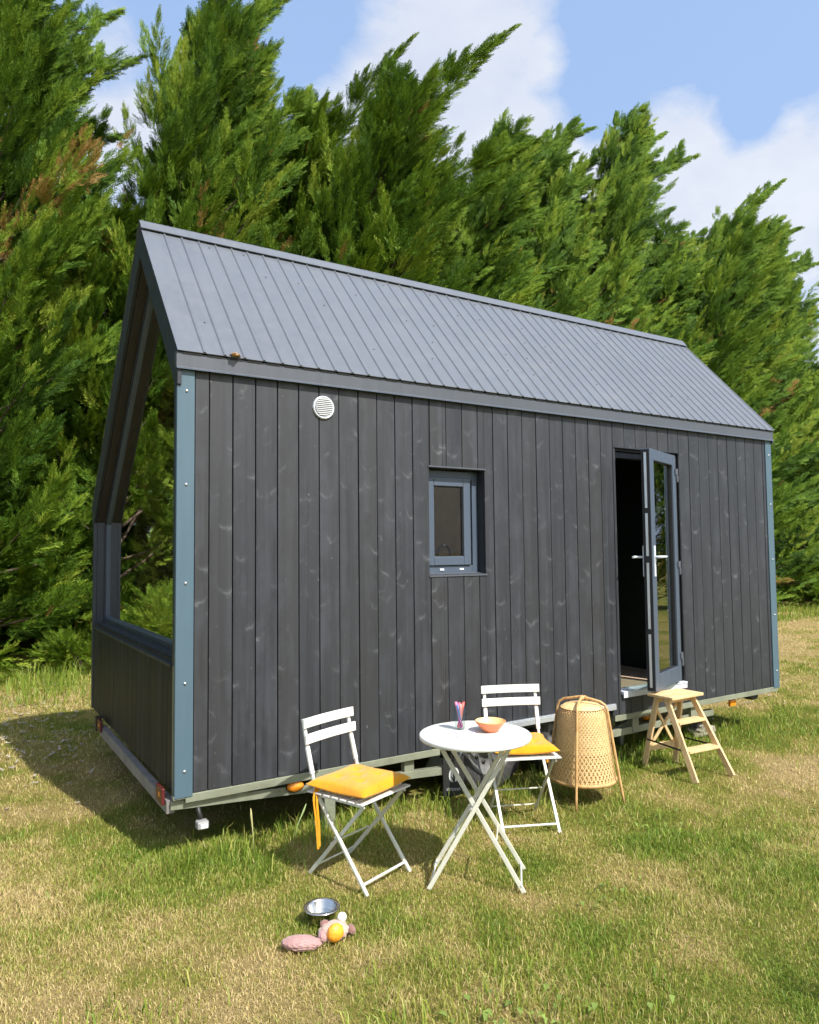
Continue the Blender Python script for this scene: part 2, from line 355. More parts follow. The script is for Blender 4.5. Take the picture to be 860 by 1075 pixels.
lv=np.concatenate([q,t],1).astype(np.int32); me.loops.add(lv.size); me.loops.foreach_set('vertex_index',lv.ravel())
me.polygons.add(2*n); st=(np.arange(n)[:,None]*7+np.array([[0,4]])).astype(np.int32); me.polygons.foreach_set('loop_start',st.ravel()); me.polygons.foreach_set('loop_total',np.tile(np.array([4,3],dtype=np.int32),n))
for nm,arr in (('dry',np.repeat(D,2)),('rnd',np.repeat(RR,2))):
    a=me.attributes.new(nm,'FLOAT','FACE'); a.data.foreach_set('value',arr.astype(np.float32))
me.update(); me.validate()
m,nt,out=mat('grass_blade')
at=N(nt,'ShaderNodeAttribute',attribute_name='dry'); ar=N(nt,'ShaderNodeAttribute',attribute_name='rnd')
c=ramp(nt,at.outputs['Fac'],[(.05,(.16,.27,.028)),(.30,(.29,.37,.045)),(.50,(.44,.41,.095)),(.72,(.62,.50,.20)),(1.,(.70,.54,.28))]).outputs[0]
c=mix(nt,ramp(nt,ar.outputs['Fac'],[(0.,.55),(.35,0.),(1.,0.)]).outputs[0],c,(.20,.22,.04))
b=N(nt,'ShaderNodeBsdfDiffuse'); tr=N(nt,'ShaderNodeBsdfTranslucent'); gl=N(nt,'ShaderNodeBsdfGlossy',ins={'Roughness':.5})
gl.inputs[0].default_value=(.5,.5,.4,1)
nt.links.new(c,b.inputs[0]); nt.links.new(c,tr.inputs[0]); mx=N(nt,'ShaderNodeMixShader',ins={0:.35}); nt.links.new(b.outputs[0],mx.inputs[1]); nt.links.new(tr.outputs[0],mx.inputs[2])
m2=N(nt,'ShaderNodeMixShader',ins={0:.05}); nt.links.new(mx.outputs[0],m2.inputs[1]); nt.links.new(gl.outputs[0],m2.inputs[2]); nt.links.new(m2.outputs[0],out.inputs[0]); M['grass']=m
g=link('grass',me,M['grass']); tag(g,'short patchy green and straw coloured grass blades of the mown field','grass',kind='stuff')
# chips and twigs lying on the bare strip by the trees
mb=MB()
for i in range(520):
    x=rnd.uniform(-1.6,.0)+rnd.gauss(0,.3); y=rnd.gauss(3.6,.9)
    if i%4==0: x=rnd.uniform(3.6,6.5); y=rnd.uniform(.4,3.)
    a=rnd.uniform(0,6.28); l=rnd.uniform(.015,.06); mb.cur=rnd.random()
    mb.bar((x,y,.012+rnd.random()*.02),(x+l*math.cos(a),y+l*math.sin(a),.012+rnd.random()*.03),rnd.uniform(.006,.02),.004)
M['chips']=simple('dry_chips',(.36,.31,.24),.9,0,.3,3)
o=mb.build('wood_chips',M['chips']); tag(o,'pale dry chips and twigs scattered on the shaded ground left of the cabin','debris',kind='stuff')
# broad leaved weeds flat in the lawn
mb=MB()
for (cx,cy,s,nn) in ((.72,-2.05,.16,34),(.56,-1.86,.1,18),(-.62,-1.55,.12,22),(-.48,-1.85,.10,14),(.0,-1.92,.08,12),(1.6,-1.45,.1,12),(2.5,-1.0,.12,16),(-.95,-1.25,.12,18),(3.4,-1.6,.14,16),(-.3,-2.25,.12,14)):
    for k in range(nn):
        x=rnd.gauss(cx,s); y=rnd.gauss(cy,s*.8); a=rnd.uniform(0,6.28); l=rnd.uniform(.022,.042); w=l*.32; dx,dy=math.cos(a),math.sin(a); z=rnd.uniform(.02,.045); mb.cur=rnd.random()
        mb.add([(x,y,z*.5),(x+dx*l*.4-dy*w,y+dy*l*.4+dx*w,z),(x+dx*l*.4+dy*w,y+dy*l*.4-dx*w,z),(x+dx*l,y+dy*l,z*.8)],[(0,2,3,1)],True)
M['weed']=simple('weed_leaf',(.15,.21,.035),.7,0,.3,9)
o=mb.build('weeds',M['weed'],recalc=False); tag(o,'flat broad leaved weeds among the lawn grass','weeds',kind='stuff')
# two dry seed stalks by the trailer corner
for i,(x,y,h,dx,nm) in enumerate(((.40,-.06,.24,-.01,'straw coloured tall'),(.63,-.05,.20,.07,'thin green leaning'))):
    o=MB().tube([(0,0,0),(dx*.4,0,h*.5),(dx,0.01,h*.85),(dx*1.2,.01,h)],[.003,.0028,.006,.002],6).build('grass_stalk',simple('stalk%d'%i,(.45,.42,.18) if i==0 else (.25,.33,.12),.7))
    o.location=(x,y,0); tag(o,nm+' grass stalk growing beside the trailer rail','plant')

# ------------------------------------------------------------------ tiny house
W_,L_,ZB=2.655,5.363,.36; RY,RZ=.944,3.728
H=empty('tiny_house',(0,0,0)); tag(H,'black timber clad tiny house on a trailer with grey metal roof and open glazed door','tiny house')
WX0,WX1,WZ0,WZ1=1.592,2.045,1.452,2.150
DX0,DX1,DZ0,DZ1=3.315,4.06,.52,2.388
AX0,AX1,AZ=1.70,3.22,.455
# near wall boards
mb=MB(); edges=[.092,.171]+[.171+.1299*k for k in range(1,40)]; edges=[e for e in edges if e<5.25]+[5.276]
def cuts(z0,z1,x0,x1):
    hole=[]
    if x1>WX0+.004 and x0<WX1-.004: hole.append((WX0,WX1,WZ0,WZ1))
    if x1>DX0+.004 and x0<DX1-.004: hole.append((DX0,DX1,DZ0,DZ1))
    if x1>AX0 and x0<AX1: hole.append((AX0,AX1,z0-1,AZ))
    xs=sorted(set([x0,x1]+[v for h in hole for v in h[:2] if x0<v<x1])); res=[]
    for a,b in zip(xs[:-1],xs[1:]):
        segs=[(z0,z1)]
        for (hx0,hx1,hz0,hz1) in hole:
            if a<hx1-1e-6 and b>hx0+1e-6:
                ns=[]
                for (s0,s1) in segs:
                    if hz0>s0: ns.append((s0,min(s1,hz0)))
                    if hz1<s1: ns.append((max(s0,hz1),s1))
                segs=[q for q in ns if q[1]-q[0]>.01]
        for q in segs: res.append((a,b,*q))
    return res
for a,b in zip(edges[:-1],edges[1:]):
    mb.cur=rnd.random(); dy=rnd.uniform(-.0015,.0015); g0=.0022+rnd.random()*.0016
    for (x0,x1,z0,z1) in cuts(ZB+rnd.uniform(-.002,.002),2.615,a,b):
        l=g0 if abs(x0-a)<1e-6 else 0; r_=.0022 if abs(x1-b)<1e-6 else 0
        mb.box(x0+l,x1-r_,.0+dy,.020+dy,z0,z1)
front=mb.build('wall',M['clad'],H,.002,1); front['label']='long cladding wall with the door and small window'
mb=MB()   # wall core behind boards
for (x0,x1,z0,z1) in ((.03,WX0,.37,2.6),(WX0,WX1,.37,WZ0),(WX0,WX1,WZ1,2.6),(WX1,DX0,.37,2.6),(DX0,DX1,.37,DZ0-.02),(DX0,DX1,DZ1,2.6),(DX1,L_-.03,.37,2.6)):
    if x0<AX1 and x1>AX0 and z0<AZ: z0=AZ+.01
    mb.box(x0,x1,.026,.12,z0,z1)
mb.build('wall_core',M['dark'],H)
# gable and rear, far walls
mb=MB(); y=.06
GZ=1.050
while y<W_-.09:
    mb.cur=rnd.random(); y1=min(y+.128,W_-.065); mb.box(.004,.024,y+.002,y1-.002,ZB,GZ); y+=.128
gb=mb.build('gable_wall',M['clad_gable'],H,.002,1)
mb=MB(); mb.box(.028,.11,.05,W_-.03,.37,GZ-.03); mb.build('gable_core',M['dark'],H)
mb=MB(); mb.cur=.3
xx=.0
while xx<L_-.05:
    mb.cur=rnd.random(); mb.box(xx+.002,xx+.128,W_-.022,W_,ZB,2.0); xx+=.13
mb.build('back_wall',M['clad_gable'],H)
mb=MB(); mb.prism([(L_-.10,.03,.37),(L_-.10,W_-.03,.37),(L_-.10,W_-.03,1.98),(L_-.10,RY,3.62),(L_-.10,.03,2.58)],(.08,0,0)); mb.build('end_wall',M['clad_gable'],H)
# corner trims with screws
def trim(x0,x1,screws):
    mb=MB(); mb.box(x0,x1,-.008,.018,.345,2.584)
    t=mb.build('corner_trim',M['trim'],H,.003,2)
    for z in screws:
        s=MB().lathe([(0,-.006),(.006,-.005),(.008,-.001),(.008,.001)],((x0+x1)/2+.003,-.009,z),10,'y').build('screw',M['screw'],t)
trim(-.004,.090,(2.47,1.97,1.45,.93,.48)); trim(L_-.085,L_+.004,(2.45,2.0,1.5,1.0,.5))
# dark side return of the corner, narrow galvanised edge low down
mb=MB(); mb.box(-.003,.016,.0195,.058,.36,2.60); mb.build('corner_post',M['gframe'],H,.002)
mb=MB(); mb.box(-.006,-.0035,.021,.033,.36,1.02); mb.build('edge_strip',M['galv'],H)
mb=MB(); mb.box(-.003,.022,W_-.062,W_,.36,2.02); mb.build('corner_post',M['gframe'],H,.002)
# gable opening: inner offset polygon
V=.20
def rake_near(y): return 2.662+(RZ-2.662)*(y+.018)/(RY+.018)
def rake_far(y): return RZ+(2.006-RZ)*(y-RY)/(W_-RY)
sn=(RZ-2.655)/(RY+.05); sf=(2.006-RZ)/(W_-RY)
jn,jf=.075,W_-.065
apy=RY; apz=RZ-V-.02
inner=[(jn,GZ),(jf,GZ),(jf,rake_far(jf)-V+.0),(apy,apz),(jn,rake_near(jn)-V)]
def ringpoly(poly,w): # inset polygon by w
    c=[Vector(p) for p in poly]; n=len(c); res=[]
    for i in range(n):
        p0,p1,p2=c[i-1],c[i],c[(i+1)%n]; d1=(p1-p0).normalized(); d2=(p2-p1).normalized(); n1=Vector((-d1.y,d1.x)); n2=Vector((-d2.y,d2.x))
        k=w/(1+n1.dot(n2)); res.append(p1+(n1+n2)*k)
    return res
def frame_ring(outer,inner_,x0,x1):
    mb=MB(); n=len(outer)
    for i in range(n):
        j=(i+1)%n; a,b,c_,d_=outer[i],outer[j],inner_[j],inner_[i]
        mb.add([(x0,a[0],a[1]),(x0,b[0],b[1]),(x0,c_[0],c_[1]),(x0,d_[0],d_[1]),(x1,a[0],a[1]),(x1,b[0],b[1]),(x1,c_[0],c_[1]),(x1,d_[0],d_[1])],
          [(0,1,2,3),(7,6,5,4),(0,4,5,1),(2,6,7,3)])
    return mb
o1=ringpoly(inner,.004); o2=ringpoly(inner,.034); o3=ringpoly(inner,.052)
gw=frame_ring(o1,o2,.078,.140).build('gable_window',M['gframe'],H); gw['label']='large house shaped gable window reflecting the trees'
frame_ring(ringpoly(inner,.035),o3,.086,.136).build('glazing_bead',M['frame'],gw)
pa=ringpoly(inner,.048)
MB().prism([(.102,p.x,p.y) for p in pa],(.008,0,0)).build('pane',M['glass'],gw)
# reveal linings : rake soffits brown, far jamb blue, sill
mb=MB()
def lin(p,q,t,x0=.018,x1=.30): # slab from p to q outside the opening
    p=Vector(p);q=Vector(q); d=(q-p).normalized(); nrm=Vector((d.y,-d.x))*t
    mb.prism([(x0,p.x,p.y),(x0,q.x,q.y),(x0,q.x+nrm.x,q.y+nrm.y),(x0,p.x+nrm.x,p.y+nrm.y)],(x1-x0,0,0))
lin(inner[2],inner[3],.03); lin(inner[3],inner[4],.03); mb.build('soffit_lining',M['lining'],H)
MB().box(.023,.30,jf,jf+.03,GZ-.02,inner[2][1]).build('jamb_lining',M['gframe'],H); MB().box(.023,.30,jn-.03,jn,GZ-.02,inner[4][1]).build('jamb_lining',M['gframe'],H)
mb=MB(); mb.prism([(-.014,jn-.005,GZ-.024),(.080,jn-.005,GZ+.004),(.080,jn-.005,GZ-.026),(-.014,jn-.005,GZ-.040)],(0,jf-jn+.01,0)); mb.build('window_sill',M['fascia'],H,.002)
# fascia on the gable (verge)
mb=MB()
mb.prism([(-.006,RY,RZ+.004),(-.006,-.020,2.668),(-.006,-.020,2.50),(-.006,.018,2.49),(-.006,RY,RZ-V)],(.022,0,0))
mb.prism([(-.006,RY+.0005,RZ+.004),(-.006,RY+.0005,RZ-V),(-.006,W_+.01,1.995-V+.0),(-.006,W_+.03,1.985)],(.022,0,0))
mb.build('verge_board',M['fascia'],H,.002)
mb=MB(); mb.prism([(L_+.005,RY,RZ+.004),(L_+.005,-.02,2.668),(L_+.005,-.02,2.55),(L_+.005,RY,RZ-V)],(.02,0,0)); mb.prism([(L_+.005,RY,RZ+.004),(L_+.005,RY,RZ-V),(L_+.005,W_,1.80),(L_+.005,W_+.03,1.985)],(.02,0,0)); mb.build('verge_board',M['fascia'],H,.002)
# roof: ribbed sheets
roof=MB(); e=Vector((0,-.026,2.667)); rp=Vector((0,RY,RZ)); dn=(rp-e); ln=dn.length; dn.normalize(); nn_=Vector((0,-dn.z,dn.y))
ribs=[.134]; 
while ribs[-1]<L_-.08: ribs.append(ribs[-1]+.1115)
prof=[(-.010,.0)]
for xk in ribs: prof+=[(xk-.011,.0),(xk-.005,.008),(xk+.002,.008),(xk+.009,.0)]
prof+=[(L_+.012,0.)]
def roof_sheet(o0,o1,nv):
    vs=[];fs=[]
    for b in (o0,o1):
        for (x,h) in prof: p=b+nv*h; vs.append((x,p.y,p.z))
    n=len(prof)
    for (x,h) in prof: p=o1+nv*(-.004); vs.append((x,p.y,p.z))
    for (x,h) in prof: p=o0+nv*(-.004); vs.append((x,p.y,p.z))
    for i in range(n-1):
        fs+=[(i,i+1,n+i+1,n+i),(2*n+i,2*n+i+1,3*n+i+1,3*n+i),(3*n+i,3*n+i+1,i+1,i)]
    fs+=[(0,n,2*n,3*n),(n-1,4*n-1,3*n-1,2*n-1)]
    return vs,fs
vs,fs=roof_sheet(e+nn_*.016,rp-dn*.02+nn_*.016,nn_); roof.add(vs,fs)
e2=Vector((0,W_+.05,1.965)); d2=(rp-e2).normalized(); n2=Vector((0,d2.z,-d2.y)); n2=n2 if n2.z>0 else -n2
vs,fs=roof_sheet(e2+n2*.016,rp-d2*.02+n2*.016,n2); roof.add(vs,fs)
ro=roof.build('roof',M['roof'],H)
sc0=None
for k in range(0,len(ribs)-1):
    for q in ((.22,.55,.9) if k%2==0 else (.38,.72)):
        if rnd.random()<.65: continue
        p=e+dn*(ln*q)+nn_*.016; x=(ribs[k]+ribs[k+1])/2+rnd.uniform(-.02,.02)
        if sc0 is None: sc0=MB().lathe([(0,.006),(.0045,.005),(.0055,0)],(0,0,0),6).build('roof_screw',M['fascia'],ro); o=sc0
        else: o=sc0.copy(); col.objects.link(o)
        o.location=(x,p.y,p.z)
# dark profile closures at eave, rib by rib (one strip)
mb=MB(); p=e+nn_*.010; 
for a_,b_ in zip([.0]+ribs[:-1],ribs): mb.box(a_+.016,b_-.014,p.y+.004,p.y+.02,p.z-.008,p.z+.005)
es=mb.build('eave_seal',M['seal'],H); es['kind']='stuff'
mb=MB(); mb.prism([(-.012,-.024,2.670),(-.012,-.024,2.596),(-.012,-.031,2.588),(-.012,-.027,2.583),(-.012,-.010,2.586),(-.012,.02,2.62),(-.012,.02,2.676),(-.012,-.014,2.674)],(L_+.026,0,0)); mb.build('eave_flashing',M['flash'],H)
mb=MB(); mb.box(-.012,L_+.01,-.0335,-.0275,2.5815,2.5870); mb.build('drip_edge',M['frame'],H)
mb=MB(); c1=rp+nn_*.034-dn*.085; c0=rp+nn_*.036+Vector((0,0,.006)); c2=rp+n2*.034-d2*.085
for (a,b,nv) in ((c1,c0,nn_),(c0,c2,n2)):
    mb.add([(-.014,a.y,a.z),(L_+.016,a.y,a.z),(L_+.016,b.y,b.z),(-.014,b.y,b.z),(-.014,a.y-nv.y*.006,a.z-nv.z*.006),(L_+.016,a.y-nv.y*.006,a.z-nv.z*.006),(L_+.016,b.y-nv.y*.006,b.z-nv.z*.006),(-.014,b.y-nv.y*.006,b.z-nv.z*.006)],
      [(0,1,2,3),(7,6,5,4),(0,4,5,1),(1,5,6,2),(3,2,6,7),(0,3,7,4)])
mb.build('ridge_cap',M['roof'],H)
mb=MB(); a=rp+nn_*.004-dn*.07
mb.box(.05,L_,a.y-.004,a.y+.012,a.z,a.z+.030); mb.build('ridge_seal',M['seal'],H)
# vent
ve=MB().lathe([(0,-.004),(.054,-.006),(.062,-.013),(.068,-.011),(.070,.004)],(.848,0,2.458),40,'y').build('air_vent',M['alu'],H)
mb=MB()
for k in range(9):
    z=-.046+k*.0115; hw=math.sqrt(max(0,.056**2-z*z)); mb.bar((.848-hw,-.012,2.458+z),(.848+hw,-.012,2.458+z),.010,.0045,(0,.5,1))
mb.build('louvre',M['vent'],ve)
# floor, underside, interior
MB().box(.12,L_-.12,.12,W_-.12,.45,.520).build('floor',M['infloor'],H)
MB().box(.05,L_-.05,.03,W_-.03,.375,.449).build('underfloor',M['black'],H)
mb=MB(); mb.box(.31,L_-.11,W_-.05,W_-.03,.52,2.0)
mb.prism([(.30,W_-.03,1.86),(.30,RY,3.53),(.30,RY,3.56),(.30,W_-.03,1.90)],(L_-.42,0,0)); mb.prism([(.30,.12,2.60),(.30,RY,3.50),(.30,RY,3.53),(.30,.12,2.63)],(L_-.42,0,0))
mb.box(2.9,2.93,.13,W_-.06,.521,2.3)
for (x0,x1,z0,z1) in ((.31,WX0-.03,.52,2.58),(WX0-.03,WX1+.03,.52,WZ0-.03),(WX0-.03,WX1+.03,WZ1+.03,2.58),(WX1+.03,2.90,.52,2.58)): mb.box(x0,x1,.122,.134,z0,z1)
mb.build('interior_lining',M['inwood'],H)
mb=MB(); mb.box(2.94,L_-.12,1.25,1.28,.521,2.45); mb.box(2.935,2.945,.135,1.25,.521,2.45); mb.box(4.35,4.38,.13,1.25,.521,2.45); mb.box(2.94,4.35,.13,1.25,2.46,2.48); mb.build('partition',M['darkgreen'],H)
MB().box(.9,2.88,.136,.62,1.385,1.42).build('worktop',M['inwood'],H,.002)
MB().box(.9,2.88,.14,.60,.521,1.384).build('cabinet',M['inwood'],H)
MB().box(.5,2.7,W_-.34,W_-.06,1.82,1.85).build('shelf',M['lining'],H)
tx_=1.99
t=MB().tube([(tx_,.34,1.42)]+[(tx_,.34,1.57)]+[(tx_-.055+.055*math.cos(a),.34,1.585+.06*math.sin(a)) for a in np.linspace(0,math.pi,10)]+[(tx_-.11,.34,1.55)],.009,8).build('kitchen_tap',M['black'],H)
# small window
w=MB(); x0,x1,z0,z1=WX0+.004,WX1-.004,WZ0+.004,WZ1-.012
def rect_frame(x0,x1,z0,z1,y0,y1,wl,wr,wb,wt):
    m_=MB(); m_.box(x0,x0+wl,y0,y1,z0,z1); m_.box(x1-wr,x1,y0,y1,z0,z1); m_.box(x0+wl,x1-wr,y0,y1,z0,z0+wb); m_.box(x0+wl,x1-wr,y0,y1,z1-wt,z1); return m_
wn=rect_frame(x0,x1,z0,z1,.082,.13,.030,.045,.052,.060).build('window',M['frame'],H,.003); wn['label']='small hinged window with blue grey frame'
sh=rect_frame(x0+.018,x1-.068,z0+.055,z1-.045,.068,.105,.062,.058,.058,.058).build('sash',M['frame'],wn,.004)
rect_frame(x0+.078,x1-.124,z0+.111,z1-.101,.080,.100,.008,.008,.008,.008).build('gasket',M['seal'],wn)
MB().box(x0+.075,x1-.122,.088,.094,z0+.108,z1-.098).build('pane',M['glass2'],wn)
for xx in (WX0+.13,WX0+.29): MB().box(xx,xx+.035,.076,.0815,WZ0+.024,WZ0+.038).build('drain_cap',M['white_alu'],wn,.003)
rev=MB(); rev.box(WX1-.003,WX1+.004,.0205,.118,WZ0,WZ1); rev.box(WX0-.004,WX0+.003,.0205,.118,WZ0,WZ1); rev.box(WX0,WX1,.0205,.118,WZ1-.004,WZ1+.003); rev.box(WX0,WX1,.0205,.118,WZ0-.003,WZ0+.003)
rev.build('window_reveal',M['fascia'],H)
MB().box(WX0-.008,WX1+.006,-.006,.021,WZ1-.003,WZ1+.006).build('drip_strip',M['flash'],H)
MB().prism([(WX0-.006,-.006,WZ0-.012),(WX0-.006,-.006,WZ0-.004),(WX0-.006,.081,WZ0+.010),(WX0-.006,.081,WZ0-.012)],(WX1-WX0+.014,0,0)).build('window_sill',M['flash'],H)
# door frame, leaf
df=MB(); df.box(DX0,DX0+.012,.0205,.115,DZ0,DZ1); df.box(DX1-.012,DX1,.0205,.115,DZ0,DZ1); df.box(DX0+.012,DX1-.012,.0205,.115,DZ1-.02,DZ1)
df.build('door_lining',M['seal'],H)
df=MB(); df.box(DX0+.013,DX0+.05,.05,.114,DZ0+.02,DZ1-.021); df.box(DX1-.055,DX1-.013,.05,.114,DZ0+.02,DZ1-.021); df.box(DX0+.05,DX1-.055,.05,.114,DZ1-.07,DZ1-.021); df.build('door_frame',M['fascia'],H,.003)
MB().box(DX0-.012,DX1+.012,-.010,.021,DZ1-.001,DZ1+.006).build('drip_strip',M['fascia'],H)
th=MB(); th.box(DX0+.002,DX1-.002,-.022,.10,DZ0-.012,DZ0+.012); th.box(DX0+.002,DX1-.002,.045,.075,DZ0+.0125,DZ0+.022); th.box(DX0+.002,DX1-.002,-.024,-.0225,DZ0-.035,DZ0+.010); th.build('threshold',M['white_alu'],H,.003)
# leaf local: hinge axis at origin, leaf towards -x, outer face at y=0, inner face y=+.07
door=empty('door',(3.985,-.030,0),R(20.5)); door.parent=H; door['label']='glazed door leaf standing open outwards'
lw=.605; t_=.068; z0,z1=.552,2.362
lf=rect_frame(-lw,0,z0,z1,0,t_,.085,.075,.12,.085).build('door_leaf',M['frame'],door,.004)
rect_frame(-lw+.080,-.070,z0+.115,z1-.080,.012,t_-.012,.010,.010,.010,.010).build('gasket',M['seal'],door)
MB().box(-lw+.083,-.073,.028,.036,z0+.118,z1-.083).build('pane',M['glass_door'],door)
eg=MB(); eg.box(-lw-.004,-lw-.0005,.004,t_-.004,z0+.01,z1-.01); eg.build('edge_seal',M['seal'],door)
eg=MB()
for (a,b) in ((z0+.03,z0+.42),(z0+.46,z0+.95),(z0+1.0,z0+1.32),(z0+1.36,z1-.03)): eg.box(-lw-.007,-lw-.0045,.026,.044,a,b)
eg.build('lock_strip',M['alu'],door)
def handle(sy,y):
    h=MB(); h.box(-lw+.022,-lw+.050,y-.007 if sy<0 else y,y if sy<0 else y+.007,1.40,1.63)
    yy=y+sy*.05; h.tube([(-lw+.036,y,1.545),(-lw+.036,yy,1.545),(-lw+.165,yy,1.545)],.0095,8); return h
handle(-1,-.001).build('handle',M['white_alu'],door); h2=handle(1,t_+.001)
# inner lever seen past the free edge points out beyond it
h2=MB(); h2.box(-lw+.010,-lw+.036,t_+.001,t_+.009,1.40,1.63); h2.tube([(-lw+.022,t_,1.545),(-lw+.022,t_+.055,1.545),(-lw-.055,t_+.058,1.545)],.0095,8); h2.build('handle',M['white_alu'],door)
for z in (.72,1.45,2.20):
    hg=MB(); hg.tube([(.012,-.004,z-.055),(.012,-.004,z+.055)],.010,8); hg.box(-.03,.012,-.010,-.0015,z+.005,z+.05); hg.box(.012,.045,-.008,.004,z-.05,z-.002); hg.build('hinge',M['flash'],door,.001)
MB().box(3.93,4.055,-.03,.015,.525,.536).build('hinge_plate',M['white_alu'],H)

# ---- trailer
ra=MB(); ra.prism([(.055,-.004,.316),(AX0-.05,-.004,.316),(AX0-.05,-.004,.358),(.055,-.004,.358)],(0,.045,0)); ra.build('chassis_rail',M['galv'],H,.002)
ra=MB(); ra.prism([(AX1+.02,-.004,.316),(L_-.02,-.004,.316),(L_-.02,-.004,.358),(AX1+.02,-.004,.358)],(0,.045,0)); ra.build('chassis_rail',M['galv'],H,.002)
ra=MB(); ra.bar((-.012,.05,.305),(1.70,.05,.200),.045,.046); ra.build('lower_rail',M['galv'],H,.002)
ra=MB(); ra.bar((3.15,.05,.215),(4.5,.08,.22),.04,.05); ra.bar((3.1,.09,.16),(3.75,.16,.30),.03,.035); ra.build('lower_rail',M['galv'],H,.002)
MB().box(-.008,.052,-.004,.04,.34,.358).build('end_plate',M['galv'],H)
for x,zb in ((.91,.245),(1.44,.225),(3.5,.20),(4.2,.2)): MB().box(x-.035,x+.035,.03,.075,zb,.372).build('chassis_post',M['galv'],H,.002)
MB().box(.875,.945,.06,.12,.0,.24).build('support_leg',M['galv'],H,.003)
MB().box(3.68,3.72,.35,.39,.0,.37).build('support_leg',M['galv'],H,.003)
for x in (.6,2.1,3.6,4.9): MB().box(x,x+.06,.1,W_-.1,.28,.374).build('crossmember',M['galv'],H)
# rear beam with red lamps under the gable
MB().box(-.030,.012,.045,2.05,.262,.330).build('rear_beam',simple('worn_grey_beam',(.22,.20,.19),.6,.2,.2,9),H,.002)
for y in (.075,1.93):
    b_=MB().box(-.048,-.0305,y,y+.13,.300,.385).build('rear_light',M['red'],H,.004); MB().box(-.052,-.0485,y+.03,y+.055,.34,.36).build('reflector',M['amber'],b_)
MB().box(-.04,.0,2.15,2.21,.27,.37).build('rear_bracket',M['black'],H)
# marker lamps
def marker(x,y,z,s=1.):
    return MB().lathe([(0,-.022*s),(.035*s,-.018*s),(.048*s,-.006*s),(.050*s,.004)],(0,0,0),24,'y')
for (x,y,z,sx) in ((.675,.018,.288,1.),(3.95,.30,.21,1.)):
    o=marker(0,0,0).build('side_marker',M['amber'],H); o.location=(x,y,z); o.scale=(1.,1.,.62)
    MB().lathe([(0,.006),(.056,.006),(.056,.001)],(0,0,0),20,'y').build('mount',M['black'],o)
o=MB().box(4.70,4.78,.035,.06,.245,.300).build('side_marker',M['amber'],H,.006); MB().box(4.725,4.755,.036,.06,.301,.322).build('mount',M['black'],o)
MB().prism([(4.98,.04,.30),(5.12,.04,.312),(5.10,.04,.27),(5.03,.04,.262)],(0,.1,0)).build('tow_bracket',M['black'],H,.004)
# corner marker lamp on a stalk
lp=MB().tube([(.135,.06,.30),(.130,.03,.26),(.136,.0,.222)],.013,8).build('marker_stalk',M['black'],H)
b_=MB().box(.108,.168,-.040,.015,.176,.216).build('lamp_body',simple('grey_lamp_body',(.30,.30,.29),.5),lp,.008); MB().box(.122,.160,-.044,-.0405,.182,.206).build('lens',M['clear'],lp,.003)
# mudguard
g=MB(); g.box(AX0+.22,AX1+.02,-.020,.0,AZ-.048,AZ-.012); g.box(AX0+.22,AX1+.02,-.019,.30,AZ-.011,AZ-.005); g.build('mudguard',M['alu'],H,.002)
g=MB(); g.bar((AX0+.07,.20,.13),(AX0+.235,.20,AZ-.02),.30,.012,(1,0,-.4)); g.build('mudguard_side',M['alu'],H,.002)
def wheel(x):
    y0,rr_=.07,.305
    tprof=[(.19,.0),(.225,-.012),(.27,-.012),(.295,.004),(.305,.03),(.305,.15),(.295,.175),(.27,.19),(.19,.19)]
    ty=MB().lathe(tprof,(0,0,0),56,'y')
    for k in range(56):
        a=2*math.pi*k/56; c_,s_=math.cos(a),math.sin(a)
        for yy in (.03,.085,.135): ty.bar((c_*.302,yy,s_*.302),(c_*.302,yy+.035,s_*.302),.022,.016,(c_,0,s_))
    wr=MB().build('wheel',M['rubber'],H) if False else None
    hub=MB().lathe([(0,-.004),(.032,-.006),(.034,.03),(.075,.035),(.08,.055),(.15,.030),(.185,.002),(.195,-.004),(.195,.012),(.18,.05),(.1,.08),(0,.08)],(0,0,0),40,'y')
    w_=ty.build('wheel',M['rubber'],H); w_.location=(x,y0,.29)
    r_=hub.build('rim',M['steel'],w_)
    for k in range(5): a=2*math.pi*k/5; MB().lathe([(0,.014),(.010,.016),(.010,.036)],(math.cos(a)*.056,0,math.sin(a)*.056),8,'y').build('wheel_nut',M['screw'],w_)
    for k in range(10): a=2*math.pi*k/10; MB().lathe([(0,.0),(.016,.0),(.016,.01)],(math.cos(a)*.118,.036,math.sin(a)*.118),10,'y').build('rim_hole',M['seal'],w_)
    return w_
w1=wheel(2.115)
for (x,y) in ((2.82,.07),(2.115,W_-.28),(2.82,W_-.28)):
    c_=copy_tree(w1); c_.parent=H; c_.location=(x,y,.29)
# mudflap with emblem
fl=empty('mudflap',(1.765,.012,0)); fl.parent=H
MB().box(-.082,.082,0,.010,.035,.275).build('flap',M['black'],fl,.002)
em=MB(); 
ring_=[(math.cos(a)*.040,-.0015,.170+math.sin(a)*.047) for a in np.linspace(0,2*math.pi,28,endpoint=False)]
em.prism(ring_,(0,.001,0)); em.build('emblem',simple('emblem_white',(.62,.62,.60),.6),fl)
em=MB(); em.prism([(-.004,-.003,.118),(.006,-.003,.118),(.007,-.003,.165),(.022,-.003,.178),(.006,-.003,.186),(.001,-.003,.206),(-.008,-.003,.186),(-.006,-.003,.15),(-.022,-.003,.166),(-.02,-.003,.155)],(0,.001,0)); em.build('emblem_mark',M['black'],fl)
tx=MB(); xx=-.058
for k in range(11):
    wv=rnd.choice((.006,.008,.009)); zt=.090-.16*(xx+.058)
    tx.box(xx,xx+wv*.4,-.0025,-.0005,zt-.010,zt+.006); tx.box(xx+wv*.4,xx+wv,-.0025,-.0005,zt+(.002 if k%2 else -.010),zt+(.006 if k%2 else -.006)); xx+=wv+.0025
